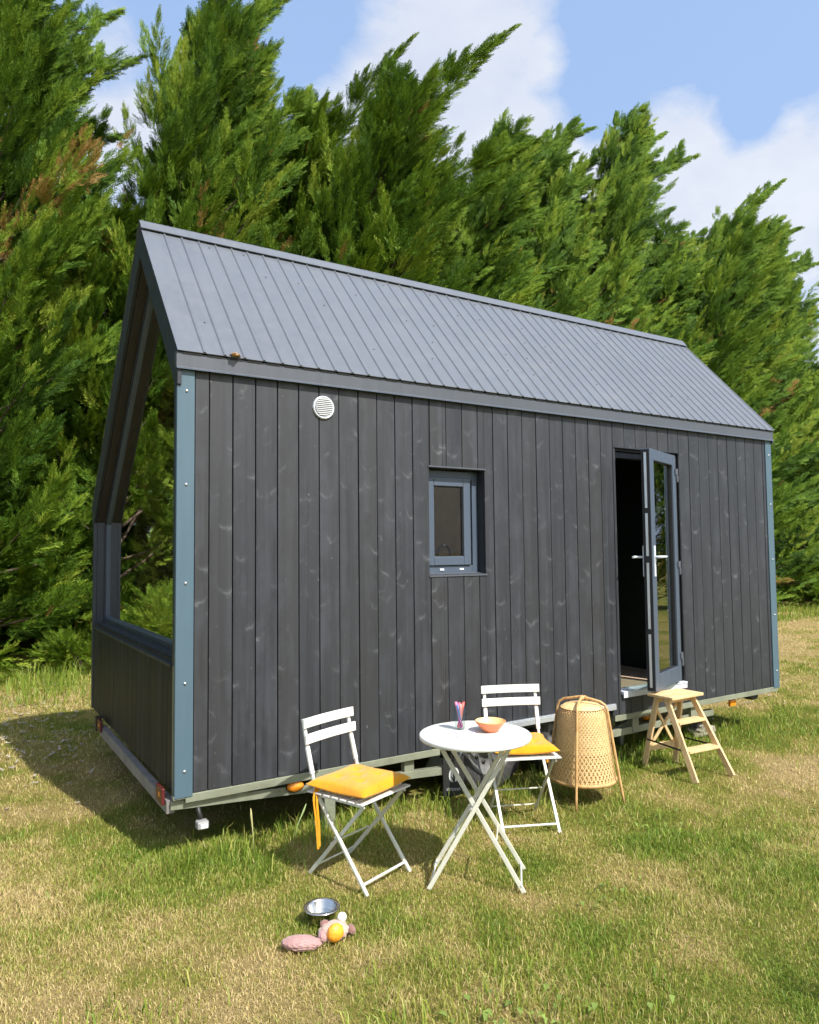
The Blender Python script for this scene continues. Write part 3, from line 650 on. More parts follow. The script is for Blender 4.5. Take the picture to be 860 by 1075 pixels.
tx.build('lettering',simple('flap_print',(.40,.40,.39),.6),fl)
# dark equipment between the wheels and the floor
MB().box(1.9,3.1,.32,.60,.22,.37).build('axle_beam',M['black'],H); MB().box(3.32,3.55,.28,.5,.16,.36).build('battery_box',M['galv'],H,.01)

# ------------------------------------------------------------------ bistro chairs
def make_chair():
    t=empty('folding_chair',(0,0,0))
    for s in (-1,1):
        x=s*.163   # front foot runs up to the back rest
        mb=MB(); mb.bar((x,-.20,0),(x,.13,.412),.014,.018,(1,0,0)) ; mb.build('leg',M['cream'],t,.003)
        mb=MB(); pts=[(x,.13,.405),(x,.158,.50),(x,.194,.63),(x,.222,.762)]
        for i in range(3): mb.bar(pts[i],pts[i+1],.014,(.015,.024,.018)[i],(1,0,0))
        mb.build('back_post',M['white'],t,.003)
        x2=s*.145
        mb=MB(); mb.bar((x2,.20,0),(x2,-.165,.398),.020,.009,(1,0,0)); mb.build('leg',M['cream'],t,.003)
        MB().bar((s*.157,-.18,.405),(s*.157,.155,.405),.008,.020).build('seat_rail',M['white'],t,.002)
        MB().tube([(s*.137,.0,.226),(s*.174,.0,.226)],.006,8).build('rivet',M['screw'],t)
    MB().bar((-.163,-.172,.045),(.163,-.172,.045),.010,.010).build('stretcher',M['white'],t,.002)
    MB().bar((-.145,.165,.045),(.145,.165,.045),.008,.008).build('stretcher',M['cream'],t,.002)
    MB().bar((-.145,.055,.178),(.145,.055,.178),.008,.008).build('stretcher',M['cream'],t,.002)
    for k in range(7):
        y=-.172+k*.0545; MB().box(-.186,.186,y-.019,y+.019,.414,.422).build('seat_slat',M['white'],t,.002)
    for (z,y) in ((.744,.212),(.668,.196)):
        mb=MB(); n=8
        vs=[]
        for i in range(n+1):
            u=-1+2*i/n; yy=y-.004-.012*(1-u*u)*-1
            for (dy,dz) in ((-.007,-.024),(.005,-.026),(.009,.022),(-.003,.024)): vs.append((u*.186,yy-.010+dy,z+dz))
        fs=[(0,1,2,3),(4*n+3,4*n+2,4*n+1,4*n)]
        for i in range(n):
            for k in range(4): fs.append((4*i+k,4*i+(k+1)%4,4*i+4+(k+1)%4,4*i+4+k))
        mb.add(vs,fs); mb.build('backrest',M['white'],t,.002)
    return t
ch1=make_chair(); ch1.location=(.760,-.572,0); ch1.rotation_euler=(0,0,R(20.5)); tag(ch1,'white folding bistro chair standing to the left of the round table','chair','folding chairs by the bistro table')
ch2=copy_tree(ch1); ch2.location=(1.888,-.50,0); ch2.rotation_euler=(0,0,R(-24)); tag(ch2,'white folding bistro chair behind the round table, next to the bamboo lamp','chair','folding chairs by the bistro table')
def cushion(seed,sx,sy,th,rot):
    r2=random.Random(seed); n=22; vs=[];fs=[]
    tufts=[(-.38,-.38),(.38,-.38),(-.38,.38),(.38,.38),(0,0)]
    def hgt(u,v):
        ed=max(0,(1-abs(u)**3.2))*max(0,(1-abs(v)**3.2)); h=ed**.30
        for (a,b) in tufts: h-=.42*math.exp(-((u-a)**2+(v-b)**2)/.022)
        h+=.05*math.sin(9*u+seed)*math.sin(7*v)*ed + .05*math.sin(23*(abs(u)-abs(v)))*(1-ed) + .07*math.sin(31*u+3*v)*max(0,abs(v)-.55)*2.2*ed + .07*math.sin(29*v-4*u)*max(0,abs(u)-.55)*2.2*ed
        return h
    for side in (1,-1):
        for j in range(n+1):
            for i in range(n+1):
                u=-1+2*i/n; v=-1+2*j/n; rr1=1+.05*(u*u*v*v)-.035*(1-u*u)*(abs(v)>.9)-.035*(1-v*v)*(abs(u)>.9)
                h=hgt(u,v); z=(h*th*.62 if side>0 else -max(h,0)*th*.24)+(.014*(u*u*v*v) if side>0 else .014*(u*u*v*v))
                vs.append((u*sx*rr1,v*sy*rr1,z+th*.28))
    N1=(n+1)**2
    for s_ in (0,1):
        for j in range(n):
            for i in range(n):
                a=s_*N1+j*(n+1)+i; q=(a,a+1,a+n+2,a+n+1); fs.append(q if s_==0 else q[::-1])
    bd=[i for i in range(n+1)]+[j*(n+1)+n for j in range(1,n+1)]+[n*(n+1)+i for i in range(n-1,-1,-1)]+[j*(n+1) for j in range(n-1,0,-1)]
    for k in range(len(bd)): a,b=bd[k],bd[(k+1)%len(bd)]; fs.append((b,a,a+N1,b+N1))
    m_=MB(); m_.add(vs,fs,True); return m_
def put_cushion(ch,seed,label,ties,dx=0,dy=0,rz=0):
    th=ch.rotation_euler.z; c_,s_=math.cos(th),math.sin(th); root=empty('seat_cushion',(ch.location.x+c_*dx-s_*dy,ch.location.y+s_*dx+c_*dy,.424),th+rz)
    cushion(seed,.184,.182,.074,0).build('pad',M['cushion'],root,subsurf=1)
    for (x,y,z) in ((-.0712,-.0712,0),(.0712,-.0712,0),(-.0712,.0712,0),(.0712,.0712,0),(0,0,0)): MB().lathe([(0,.006),(.006,.004),(.008,0)],(x,y,.040),10).build('button',M['cushion'],root)
    for tpts in ties: 
        mb=MB(); 
        for i in range(len(tpts)-1): mb.bar(tpts[i],tpts[i+1],.012,.003,(.3,1,0))
        mb.build('tie',M['cushion'],root)
    tag(root,label,'cushion','yellow seat cushions'); return root
put_cushion(ch1,3,'yellow tufted cushion on the left chair, with a long loose tie hanging down',[[(-.165,.14,.02),(-.186,.135,-.03),(-.184,.120,-.13),(-.176,.115,-.27)],[(-.160,.13,.02),(-.180,.120,-.04),(-.174,.112,-.15),(-.170,.112,-.26)]],-.004,-.010,0.03)
put_cushion(ch2,8,'yellow tufted cushion on the chair behind the table, one corner turned up',[[(.172,.15,.02),(.212,.165,-.04),(.21,.160,-.13)]],.0,.008,-.05)

# ------------------------------------------------------------------ bistro table
T=empty('bistro_table',(1.192,-.98,0),R(-40.5)); tag(T,'small round white folding bistro table with crossed cream legs','table')
MB().lathe([(0,.702),(.262,.702),(.264,.694),(.269,.690),(.273,.694),(.274,.706),(.270,.7115),(.262,.713),(0,.7135)],(0,0,0),64).build('table_top',M['white'],T)
cxo,cyo=.02,.045
def tl(xf,xt,y0,y1): return MB().bar((cxo+xf,cyo+y0,0),(cxo+xt,cyo+y1,.692),.007,.024,(1,0,0)) 
for (y,nm) in ((-.14,'near'),(.12,'far')):
    dy=.0 if y<0 else 0
    for s in (-1,1):
        yy=y+(.012 if s>0 else -.0); m_=MB(); m_.bar((cxo*0+s*.225,y*1.+cyo+(.008*s),0.0),(s*-.185,y*.75+cyo+(.008*s),.692),.022,.008,(0,1,0)); m_.build('leg',M['cream'],T,.003)
for s in (-1,1):
    MB().bar((s*.212,-.138+cyo,.035),(s*.212,.118+cyo,.035),.008,.008).build('stretcher',M['white'],T,.002)
    MB().bar((s*-.183,-.115+cyo,.684),(s*-.183,.10+cyo,.684),.012,.010).build('top_rail',M['cream'],T,.002)
MB().bar((.10,-.12+cyo,.235),(.10,.10+cyo,.235),.007,.007).build('stretcher',M['cream'],T,.002)
MB().bar((-.10,-.12+cyo,.235),(-.10,.10+cyo,.235),.007,.007).build('stretcher',M['cream'],T,.002)
MB().tube([(-.02,-.150+cyo*.9,.378),(-.02,-.115+cyo,.378)],.007,8).build('pivot',M['screw'],T)
# glass of pens, bowl, leaflet
TZ=.7145
gl=MB().lathe([(.025,.002),(.031,.120),(.0295,.120),(.0235,.006),(0,.006)],(0,0,0),28).build('glass_tumbler',M['glass2']); 
gg=MB().lathe([(0,0),(.026,.002)],(0,0,0),28)
gl.location=(1.172,-.885,TZ); tag(gl,'clear glass tumbler of coloured pens on the round table','tumbler')
cols=[('red',(.65,.06,.07)),('pink',(.75,.15,.25)),('purple',(.28,.08,.30)),('rose',(.80,.25,.35)),('blue',(.10,.18,.45)),('salmon pink',(.78,.30,.28)),('coral red',(.70,.16,.12)),('dark red',(.45,.04,.05))]
for k,(nm,c_) in enumerate(cols):
    a=2*math.pi*k/8+.3; b0=.010; b1=.021
    m_=MB().tube([(b0*math.cos(a+2.6),b0*math.sin(a+2.6),.010),(b1*math.cos(a),b1*math.sin(a),.124+.012*((k*5)%4)/3)],.0062,8)
    o=m_.build('colouring_pen',simple('pen_'+nm.replace(' ','_'),c_,.4)); o.location=gl.location; tag(o,nm+' colouring pen standing in the glass tumbler on the table','pen','coloured pens in the tumbler')
bw=empty('bowl',(1.272,-1.0,TZ)); tag(bw,'terracotta orange bowl with pale yellow inside on the round table','bowl')
MB().lathe([(0,0),(.034,0),(.036,.004),(.052,.018),(.070,.042),(.076,.052),(.072,.053)],(0,0,0),48).build('outer_wall',M['terracotta'],bw)
MB().lathe([(.072,.0532),(.066,.043),(.046,.018),(.0,.010)],(0,0,0),48).build('inner_glaze',M['cream_glaze'],bw)
pp=MB().box(-.05,.05,-.075,.075,0,.0012).build('leaflet',M['paper']); pp.location=(1.135,-.985,TZ+.0005); pp.rotation_euler=(0,0,R(-28)); tag(pp,'white printed leaflet with faint violet pattern lying on the round table','leaflet')

# ------------------------------------------------------------------ bamboo lamp
LP=empty('bamboo_lamp',(2.50,-.40,0),R(0)); tag(LP,'woven bamboo floor lamp with bent cane legs standing on the grass','floor lamp')
zb,zt,rb,rt_=.135,.590,.205,.150
def shade_r(z): 
    u=(z-zb)/(zt-zb); r=rb+(rt_-rb)*u; return r*(1-.55*max(0,(u-.90)/.10)**2*.35)
sh=MB(); ns=46
for d_ in (1,-1):
    for k in range(ns):
        sh.cur=rnd.random(); a0=2*math.pi*k/ns; prev=None; m_=40; vs=[]
        for i in range(m_+1):
            u=i/m_; z=zb+(zt-zb)*u; tw=d_*(1.15*(u+.6*u*u))/1.0; r=shade_r(z)+.0022*math.sin(i*math.pi/1.0+ (0 if d_>0 else math.pi))
            wd=.0105*(r/rb)*(.74 if u<.42 else .80+.1*math.sin(k*3))
            a=a0+tw
            for q in (-1,1): vs.append(((r)*math.cos(a+q*wd/r/2),(r)*math.sin(a+q*wd/r/2),z))
        sh.add(vs,[(2*i,2*i+1,2*i+3,2*i+2) for i in range(m_)])
for k in range(34):
    sh.cur=rnd.random(); z=zb+.008+(zt-zb-.016)*k/33; r=shade_r(z); h=.0030 if k<14 else .0055
    sh.lathe([(r-.001,z-h),(r+.0005,z+h)],(0,0,0),48)
so=sh.build('shade',M['weave'],LP,recalc=False)
MB().lathe([(shade_r(z)-.008,z) for z in np.linspace(zb,zt,8)],(0,0,0),40).build('shade_lining',M['inshade'],LP)
MB().lathe([(rt_-.012,zt-.006),(rt_-.04,zt+.012),(.06,zt+.017),(0,zt+.018)],(0,0,0),40).build('shade_top',M['weave'],LP)
MB().lathe([(rb-.005,zb-.012),(rb+.006,zb-.010),(rb+.007,zb+.008),(rb-.004,zb+.010)],(0,0,0),48).build('bottom_hoop',M['rattan'],LP)
MB().lathe([(0,zb-.022),(rb-.03,zb-.024),(rb-.028,zb-.003)],(0,0,0),48).build('base_disc',M['rattan'],LP)
# two bent canes crossing at the top, each forming two legs
fa_=[math.atan2(-.105,-.160),math.atan2(-.225,.115)]
for k,a in enumerate((R(-146),R(-62))):
    c_,s_=math.cos(a),math.sin(a); pts=[]
    for u in np.linspace(0,1,9): pts.append((.258-.090*u,0+.552*u))
    up=[(.163,.580),(.150,.608),(.120,.627),(.07,.637),(.0,.643+.008*k)]
    prof_=pts+up
    full=[(r*c_,r*s_,z) for r,z in prof_]+[(-r*c_,-r*s_,z) for r,z in prof_[::-1][1:]]
    MB().tube(full,.0085,8).build('cane_leg',M['rattan'],LP)
MB().lathe([(.010,.631),(.020,.635),(.020,.653),(.008,.657)],(0,0,0),14).build('cane_knot',M['rattan'],LP)

# ------------------------------------------------------------------ step ladder
S=empty('step_ladder',(3.56,-.4,0)); tag(S,'folding birch step ladder with two treads under the open door','step ladder')
def wb(p,q,w,t,up=(0,0,1),name='leg'):
    m_=MB(); m_.cur=rnd.random(); m_.bar(p,q,w,t,up); return m_.build(name,M['ladder'],S,.003)
ox,oy=3.56,-.4
def Q(x,y,z): return (x-ox,y-oy,z)
wb(Q(3.345,-.615,0),Q(3.425,-.325,.515),.020,.042,(0,1,.4)); wb(Q(3.700,-.650,0),Q(3.705,-.325,.515),.020,.042,(0,1,.4))
wb(Q(3.405,-.125,0),Q(3.445,-.225,.515),.020,.042,(0,1,-.2)); wb(Q(3.660,-.200,0),Q(3.700,-.235,.515),.020,.042,(0,1,-.2))
m_=MB(); m_.box(-.165,.190,.0,.225,.517,.538); m_.build('top_step',M['ladder'],S,.004)
def lerp(a,b,t): return tuple(a[i]+(b[i]-a[i])*t for i in range(3))
for t in (.36,.70):
    a=lerp((3.345,-.615,0),(3.425,-.325,.515),t); b=lerp((3.700,-.650,0),(3.705,-.325,.515),t)
    m_=MB(); m_.cur=rnd.random(); m_.bar(Q(a[0]+.010,a[1]+.01,a[2]),Q(b[0]-.010,b[1]+.01,b[2]),.090,.018); m_.build('tread',M['ladder'],S,.003)
wb(Q(3.435,-.20,.46),Q(3.672,-.185,.13),.024,.012,(0,1,0),'cross_brace'); wb(Q(3.418,-.160,.13),Q(3.69,-.215,.46),.024,.012,(0,1,0),'cross_brace')
wb(Q(3.420,-.150,.135),Q(3.660,-.195,.135),.016,.050,(0,0,1),'lower_rail')
wb(Q(3.44,-.31,.495),Q(3.715,-.31,.495),.016,.036,(0,0,1),'top_rail'); wb(Q(3.455,-.235,.495),Q(3.69,-.235,.495),.016,.036,(0,0,1),'top_rail')
for (a,b) in (((3.412,-.145,.195),(3.375,-.52,.185)),((3.675,-.21,.195),(3.702,-.53,.185))): MB().bar(Q(*a),Q(*b),.003,.012).build('hinge_stay',M['black'],S)

# ------------------------------------------------------------------ things on the grass
b_=MB().lathe([(0,.010),(.050,.010),(.062,.018),(.074,.060),(.078,.066),(.092,.066),(.095,.062),(.092,.0595),(.080,.057),(.068,.012),(.060,.002),(0,.002)],(0,0,0),48).build('dog_bowl',M['inox']); b_.location=(.392,-.925,.012); b_.rotation_euler=(0,0,0); b_.scale=(.84,.84,.95); tag(b_,'shiny stainless steel pet bowl on the grass','pet bowl')
MB().lathe([(0,.030),(.071,.030)],(0,0,0),40).build('water',glassmat('water_surface',1.33,(.9,.92,.92)),b_)
def lump(name,c,rad,mat_,parent=None,seed=0,amp=.08,fr=6,sub=3,rot=0):
    bm=bmesh.new(); bmesh.ops.create_icosphere(bm,subdivisions=sub+1,radius=1)
    from mathutils import noise as mn
    for v in bm.verts:
        d_=1+amp*mn.noise(v.co*fr*.5+Vector((seed,0,0)))*2+amp*.6*mn.noise(v.co*fr*1.7+Vector((0,seed,0)))
        v.co=Vector((v.co.x*rad[0],v.co.y*rad[1],v.co.z*rad[2]))*d_
    me=bpy.data.meshes.new(name); bm.to_mesh(me); bm.free(); me.polygons.foreach_set('use_smooth',[True]*len(me.polygons)); a=me.attributes.new('rnd','FLOAT','FACE')
    o=link(name,me,mat_,parent); o.location=c; o.rotation_euler=(0,0,rot); return o
o=lump('plush_toy',(.232,-1.075,.030),(.080,.034,.028),M['pinkplush'],None,5,.05,9,4,R(-35)); tag(o,'fuzzy pink log shaped plush toy lying on the grass left of the orange one','plush toy','pet toys on the grass')
toy=empty('stuffed_toy',(.372,-1.085,0)); tag(toy,'orange bellied plush toy with a white ball tip beside the steel bowl','plush toy','pet toys on the grass')
lump('body',(.006,.012,.036),(.062,.048,.036),M['beigeplush'],toy,2,.08,6,3,R(-10))
lump('belly',(-.004,-.022,.046),(.036,.026,.036),M['orange'],toy,9,.03,5,3,0)
lump('tip',(.052,.030,.072),(.020,.019,.020),M['whiteplush'],toy,4,.03,6,2,0)
lump('ear',(-.020,.050,.056),(.020,.012,.016),M['brownplush'],toy,6,.08,6,2,0)
lump('foot',(.078,-.002,.028),(.018,.024,.020),M['brownplush'],toy,7,.08,6,2,0)
lump('arm',(-.050,.006,.030),(.020,.024,.024),M['pinkplush'],toy,8,.08,6,2,0)
o=lump('stone',(4.52,.20,.03),(.15,.10,.06),M['stone'],None,3,.2,4,3,.3); tag(o,'low pale stone in the grass under the cabin behind the ladder','stone')
o=lump('dry_leaf',(.30,-.045,2.690),(.028,.018,.008),simple('dry_leaf',(.50,.30,.14),.8,0,.3,60),None,12,.6,5,2,.5); tag(o,'crumpled dry brown leaf on the roof eave at left','leaf')

# ------------------------------------------------------------------ trees
m,nt,out=mat('cypress_foliage')
at=N(nt,'ShaderNodeAttribute',attribute_name='rnd'); tcn=coords(nt); f=noise(nt,tcn,1.1,1,.5)
k=math_(nt,'ADD',at.outputs['Fac'],math_(nt,'MULTIPLY',math_(nt,'SUBTRACT',f,.5),.7))
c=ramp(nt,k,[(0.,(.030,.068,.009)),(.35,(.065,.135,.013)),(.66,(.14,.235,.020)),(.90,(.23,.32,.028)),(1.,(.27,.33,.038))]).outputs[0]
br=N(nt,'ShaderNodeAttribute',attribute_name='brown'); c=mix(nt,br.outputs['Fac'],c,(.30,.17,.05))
b=N(nt,'ShaderNodeBsdfDiffuse'); tr=N(nt,'ShaderNodeBsdfTranslucent'); gl_=N(nt,'ShaderNodeBsdfGlossy',ins={'Roughness':.6}); gl_.inputs[0].default_value=(.7,.8,.6,1)
nt.links.new(c,b.inputs[0]); nt.links.new(mix(nt,.5,c,(.16,.28,.015)),tr.inputs[0]); mx=N(nt,'ShaderNodeMixShader',ins={0:.28}); nt.links.new(b.outputs[0],mx.inputs[1]); nt.links.new(tr.outputs[0],mx.inputs[2])
m2=N(nt,'ShaderNodeMixShader',ins={0:.02}); nt.links.new(mx.outputs[0],m2.inputs[1]); nt.links.new(gl_.outputs[0],m2.inputs[2]); nt.links.new(m2.outputs[0],out.inputs[0]); M['leaf']=m

def spray_template(rs,npair=8,depth3=.25):
    Q_=[]
    def leaf(p,d,l,w,nrm):
        d=d/np.linalg.norm(d); s=np.cross(nrm,d); s/=np.linalg.norm(s)
        Q_.append([p,p+d*l*.45+s*w/2,p+d*l,p+d*l*.45-s*w/2])
    for i in range(npair):
        t=(i+.3)/npair; L=.27*(1-t)**.65+.07
        for sg in (-1,1):
            nrm=np.array([rs.normal(0,.4),rs.normal(0,.4),1]); nrm/=np.linalg.norm(nrm)
            an=sg*(.50+.25*rs.random()); d=np.array([math.cos(an),math.sin(an),rs.normal(0,.20)+depth3*.25])
            p=np.array([t,0,-.08*t*t]); leaf(p,d,L*(.8+.5*rs.random()),.050*(.8+.5*rs.random()),nrm)
            if i<5:
                d2_=np.array([math.cos(an*.3),math.sin(an*.3),rs.normal(0,.2)]); leaf(p+d/np.linalg.norm(d)*L*.45,d2_,L*.75,.044,nrm)
    leaf(np.array([.0,0,0]),np.array([1,0,-.06]),1.12,.040,np.array([0,0,1.]))
    return np.array(Q_)
rs=np.random.RandomState(5); TPL=[spray_template(rs) for _ in range(4)]
K=TPL[0].shape[0]
def norm(a): return a/np.maximum(1e-9,np.linalg.norm(a,axis=-1,keepdims=True))
def build_crown(name,pos,dirs,up,size,val,brown,parent,seed):
    g2=np.random.RandomState(seed); n=len(pos); X_=norm(dirs); Zv=norm(up-X_*np.sum(up*X_,-1,keepdims=True)); Yv=np.cross(Zv,X_)
    roll=g2.normal(0,.5,n); c_,s_=np.cos(roll)[:,None],np.sin(roll)[:,None]; Y2=Yv*c_+Zv*s_; Z2=-Yv*s_+Zv*c_
    tp=np.stack(TPL)[g2.randint(0,4,n)]  # n,K,4,3
    B=np.stack([X_,Y2,Z2],1)             # n,3,3
    co=np.einsum('nkvi,nij->nkvj',tp,B)*size[:,None,None,None]+pos[:,None,None,:]
    co=co.reshape(-1,3); fa=np.arange(len(co)).reshape(-1,4)
    v=np.repeat(val,K)+g2.normal(0,.07,n*K); me=npmesh(name,co,fa,{'rnd':('FACE',v),'brown':('FACE',np.repeat(brown,K))})
    return link(name,me,M['leaf'],parent)
WIND0=np.array([1.,.05,0])
def make_tree(name,seed,Ht,Rm,leaders,lean=.8,dens=1.,low=.3,nb=105,wf=1.):
    g2=np.random.RandomState(seed); root=empty(name,(0,0,0)); WIND=WIND0*wf
    def trunk_at(z): u=z/Ht; return np.array([lean*u**1.6+.08*math.sin(z*1.1+seed),.10*math.sin(z*.8+seed*2),z])
    tr_=MB(); tr_.tube([trunk_at(z)*np.array([1,1,1]) for z in np.linspace(-.05,Ht*.93,40)],[max(.02,.17*(1-i/39)**.8) for i in range(40)],9)
    P_=[];D_=[];U_=[];S_=[];V_=[];B_=[]
    def plume(p0,d0,L,bend,nsp,r0,rpow=.75,smin=.24,smax=.46,tmin=.15,val=.5,brown=0.,limb=True):
        m_=9; pts=[p0]; d=d0/np.linalg.norm(d0)
        for i in range(m_):
            d=d+bend/m_; d=d/np.linalg.norm(d); pts.append(pts[-1]+d*L/m_)
        pts=np.array(pts)
        if limb: tr_.tube([tuple(q) for q in pts[:8]],[max(.005,.022*L/2*(1-i/8)) for i in range(8)],5,cap=False)
        t=tmin+(1-tmin)*g2.rand(nsp)**.85; f=t*m_; i=np.minimum(f.astype(int),m_-1); fr=(f-i)[:,None]
        c0=pts[i]*(1-fr)+pts[i+1]*fr; tg=norm(pts[i+1]-pts[i])
        rv=g2.normal(0,1,(nsp,3)); rv=norm(rv-tg*np.sum(rv*tg,-1,keepdims=True)); rv[:,2]*=.8
        r=r0*(1-t)**rpow*(.25+.75*g2.rand(nsp)**.6)
        pos=c0+rv*r[:,None]
        sp=(.62*(1-t)+.20)[:,None]
        dr_=norm(tg+rv*sp*(.6+.6*g2.rand(nsp)[:,None])+WIND*.34+np.array([0,0,.12]))
        P_.append(pos); D_.append(dr_); U_.append(norm(np.array([.1,-.62,.85])+rv*.55))
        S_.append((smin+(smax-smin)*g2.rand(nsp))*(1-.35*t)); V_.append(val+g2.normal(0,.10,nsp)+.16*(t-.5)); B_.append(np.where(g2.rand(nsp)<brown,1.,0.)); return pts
    ga=2.39996
    for k in range(nb):
        u=(k+g2.rand())/nb; z=low+(Ht*.90-low)*u; az=k*ga+g2.normal(0,.3)
        prof=(1-u**3.2)*.72+.32; L=Rm*prof*(.78+.45*g2.rand())
        el=R(8)+R(50)*u**.8+g2.normal(0,.14)
        d=np.array([math.cos(az)*math.cos(el),math.sin(az)*math.cos(el),math.sin(el)])+WIND*(.28+.35*u)
        bend=np.array([(.55+.45*u)*wf,0,.30+.35*u+.25*(1-wf)]); 
        hb=g2.rand()<.02
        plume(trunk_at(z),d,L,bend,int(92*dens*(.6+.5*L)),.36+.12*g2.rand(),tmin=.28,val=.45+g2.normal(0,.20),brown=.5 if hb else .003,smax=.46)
        # side shoots
        for q in range(3):
            az2=az+g2.normal(0,.6); p=trunk_at(z)+d/np.linalg.norm(d)*L*(.35+.4*g2.rand()); d2_=np.array([math.cos(az2)*.7,math.sin(az2)*.7,.55+.5*u])+WIND*.25
            plume(p,d2_,L*.48*(.7+.5*g2.rand()),np.array([.3*wf,0,.25]),int(26*dens),.17,1.0,val=.56+g2.normal(0,.20),brown=.5 if hb else .002,smin=.22,smax=.40,limb=False)
    for (z,dx,dy,dz,L) in leaders:
        z=z+.8; L=L*1.08; d=np.array([dx,dy,dz],float); lp_=plume(trunk_at(z),d,L,np.array([.60*wf,0,.0]),int(170*dens*L/2),.30,1.0,.22,.42,.05,val=.5+g2.normal(0,.08))
        # sub plumes along leader
        for q in range(int(L*3.8)):
            tt=.10+.75*g2.rand(); p=lp_[int(tt*9)]; az=g2.rand()*6.28; d2_=norm(np.array([math.cos(az)*.6,math.sin(az)*.6,.9]))+d/np.linalg.norm(d)*.7
            plume(p,d2_,(.5+.55*g2.rand())*(1.25-tt)*1.35,np.array([.55*wf,0,.1]),int(36*dens),.13,1.0,.20,.34,val=.5+g2.normal(0,.1),limb=False)
    tr_.build('trunk',M['bark'],root)
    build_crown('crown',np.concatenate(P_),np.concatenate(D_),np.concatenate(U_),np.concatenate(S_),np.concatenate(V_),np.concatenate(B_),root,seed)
    return root
LD=[[(8.2,.35,0,1,3.4),(7.4,.75,.1,1,2.9),(6.8,.9,-.3,.9,2.6),(7.6,-.15,.1,1,2.6),(6.2,1.,.2,.8,2.5)],
    [(8.0,.45,.1,1,3.6),(7.0,.2,-.3,1,2.6),(7.0,.95,0,.8,3.0),(6.2,.9,-.2,.9,2.6)],
    [(8.6,.25,0,1,3.2),(7.5,.7,.2,1,3.1),(7.2,-.3,0,1,2.4),(6.5,1.,-.2,.75,2.8),(7.9,.6,-.3,1,2.8)],
    [(7.8,.55,0,1,3.8),(6.8,.35,-.4,1,3.0),(6.6,1.05,.1,.8,2.9),(5.8,.95,-.35,.7,2.6)],
    [(7.6,.5,.2,1,3.3),(7.2,.8,-.25,1,3.3),(6.5,-.1,-.1,1,2.4),(6.0,1.,.1,.7,2.7)]]
protos=[make_tree('cypress_tree',20+i,11.0,[2.4,2.3,2.5,2.35,2.4][i],LD[i],[.4,.5,.8,1.,.9][i],wf=[.28,.45,1.,1.05,1.1][i]) for i in range(5)]
# (x,y,height scale,width scale,rot deg,proto,label)
TR=[(-6.4,8.3,1.0,1.05,100,1,'tall cypress beyond the left edge, farthest left of the row'),
 (-3.7,8.6,1.06,1.08,-70,0,'tall cypress left of the frame edge, second from the left end of the row'),
 (-1.15,8.3,1.06,1.0,15,0,'tall dark cypress at the left edge of the photo, left of the sky gap'),
 (.75,9.3,.68,.90,-60,1,'shortest cypress of the row, in the sky gap left of the gable peak'),
 (1.8,8.5,1.08,.98,0,1,'tall cypress just right of the sky gap, behind the gable peak'),
 (3.3,8.8,1.09,1.05,65,0,'upright cypress behind the left part of the roof ridge'),
 (4.95,8.3,.98,1.12,-35,1,'leaning cypress with a bare tip, behind the left third of the ridge'),
 (6.1,9.3,1.0,1.0,20,3,'cypress standing half behind its neighbours, left of the middle of the ridge'),
 (7.3,8.7,1.07,1.0,-6,3,'broad leaning cypress behind the middle of the ridge'),
 (9.3,8.4,1.08,.95,14,2,'cypress with several wind bent tips, behind the right middle of the ridge'),
 (10.9,8.6,1.23,.85,-4,4,'tallest pointed cypress right of the middle of the photo'),
 (12.8,8.4,1.02,1.05,8,3,'dense cypress behind the right end of the ridge'),
 (14.9,8.7,1.05,1.,-12,2,'cypress right of the roof end with a fine upright top'),
 (17.2,8.5,1.14,.98,5,4,'cypress with a long tip bent far to the right, upper right of the roof'),
 (19.3,8.7,.99,1.,14,3,'sloping cypress third from the right edge of the photo'),
 (21.3,8.5,.84,1.02,-9,4,'lower cypress second from the right edge of the photo'),
 (23.6,8.7,.73,1.1,-5,2,'lowest cypress at the right edge of the photo'),
 (26.4,8.6,.76,1.1,7,4,'farthest cypress beyond the right edge of the photo')]
SEC='cypress tree half hidden behind the front trees of the row'
for (x,y,hs,ws,rz,pi) in ((-.6,10.4,.78,1.05,70,0),(-2.6,10.3,1.0,1.05,20,1),(2.75,10.2,1.02,1.0,40,0),(4.3,10.1,.98,1.0,-50,1),(8.3,10.1,1.12,1.0,10,3),(10.1,10.3,1.06,1.0,-12,2),(11.9,10.2,1.04,1.0,15,4),(13.9,10.2,1.0,1.05,-5,3),(16.1,10.3,1.0,1.05,9,2),(18.3,10.2,1.0,1.05,-10,4),(20.4,10.3,.90,1.05,6,2),(22.6,10.3,.80,1.05,-4,3)): TR.append((x,y,hs,ws,rz,pi,SEC))
used=set()
for i,(x,y,hs,ws,rz,pi,lb) in enumerate(TR):
    t=protos[pi] if pi not in used else copy_tree(protos[pi]); used.add(pi)
    t.location=(x,y,0); t.scale=(ws,ws,hs); la=min(12.,max(1.5,1.5+.75*x)); t.rotation_euler=(0,R(la),R(rz)); t.location.x-=.085*la-.2; tag(t,lb,'cypress tree','cypress trees in a row behind the cabin')
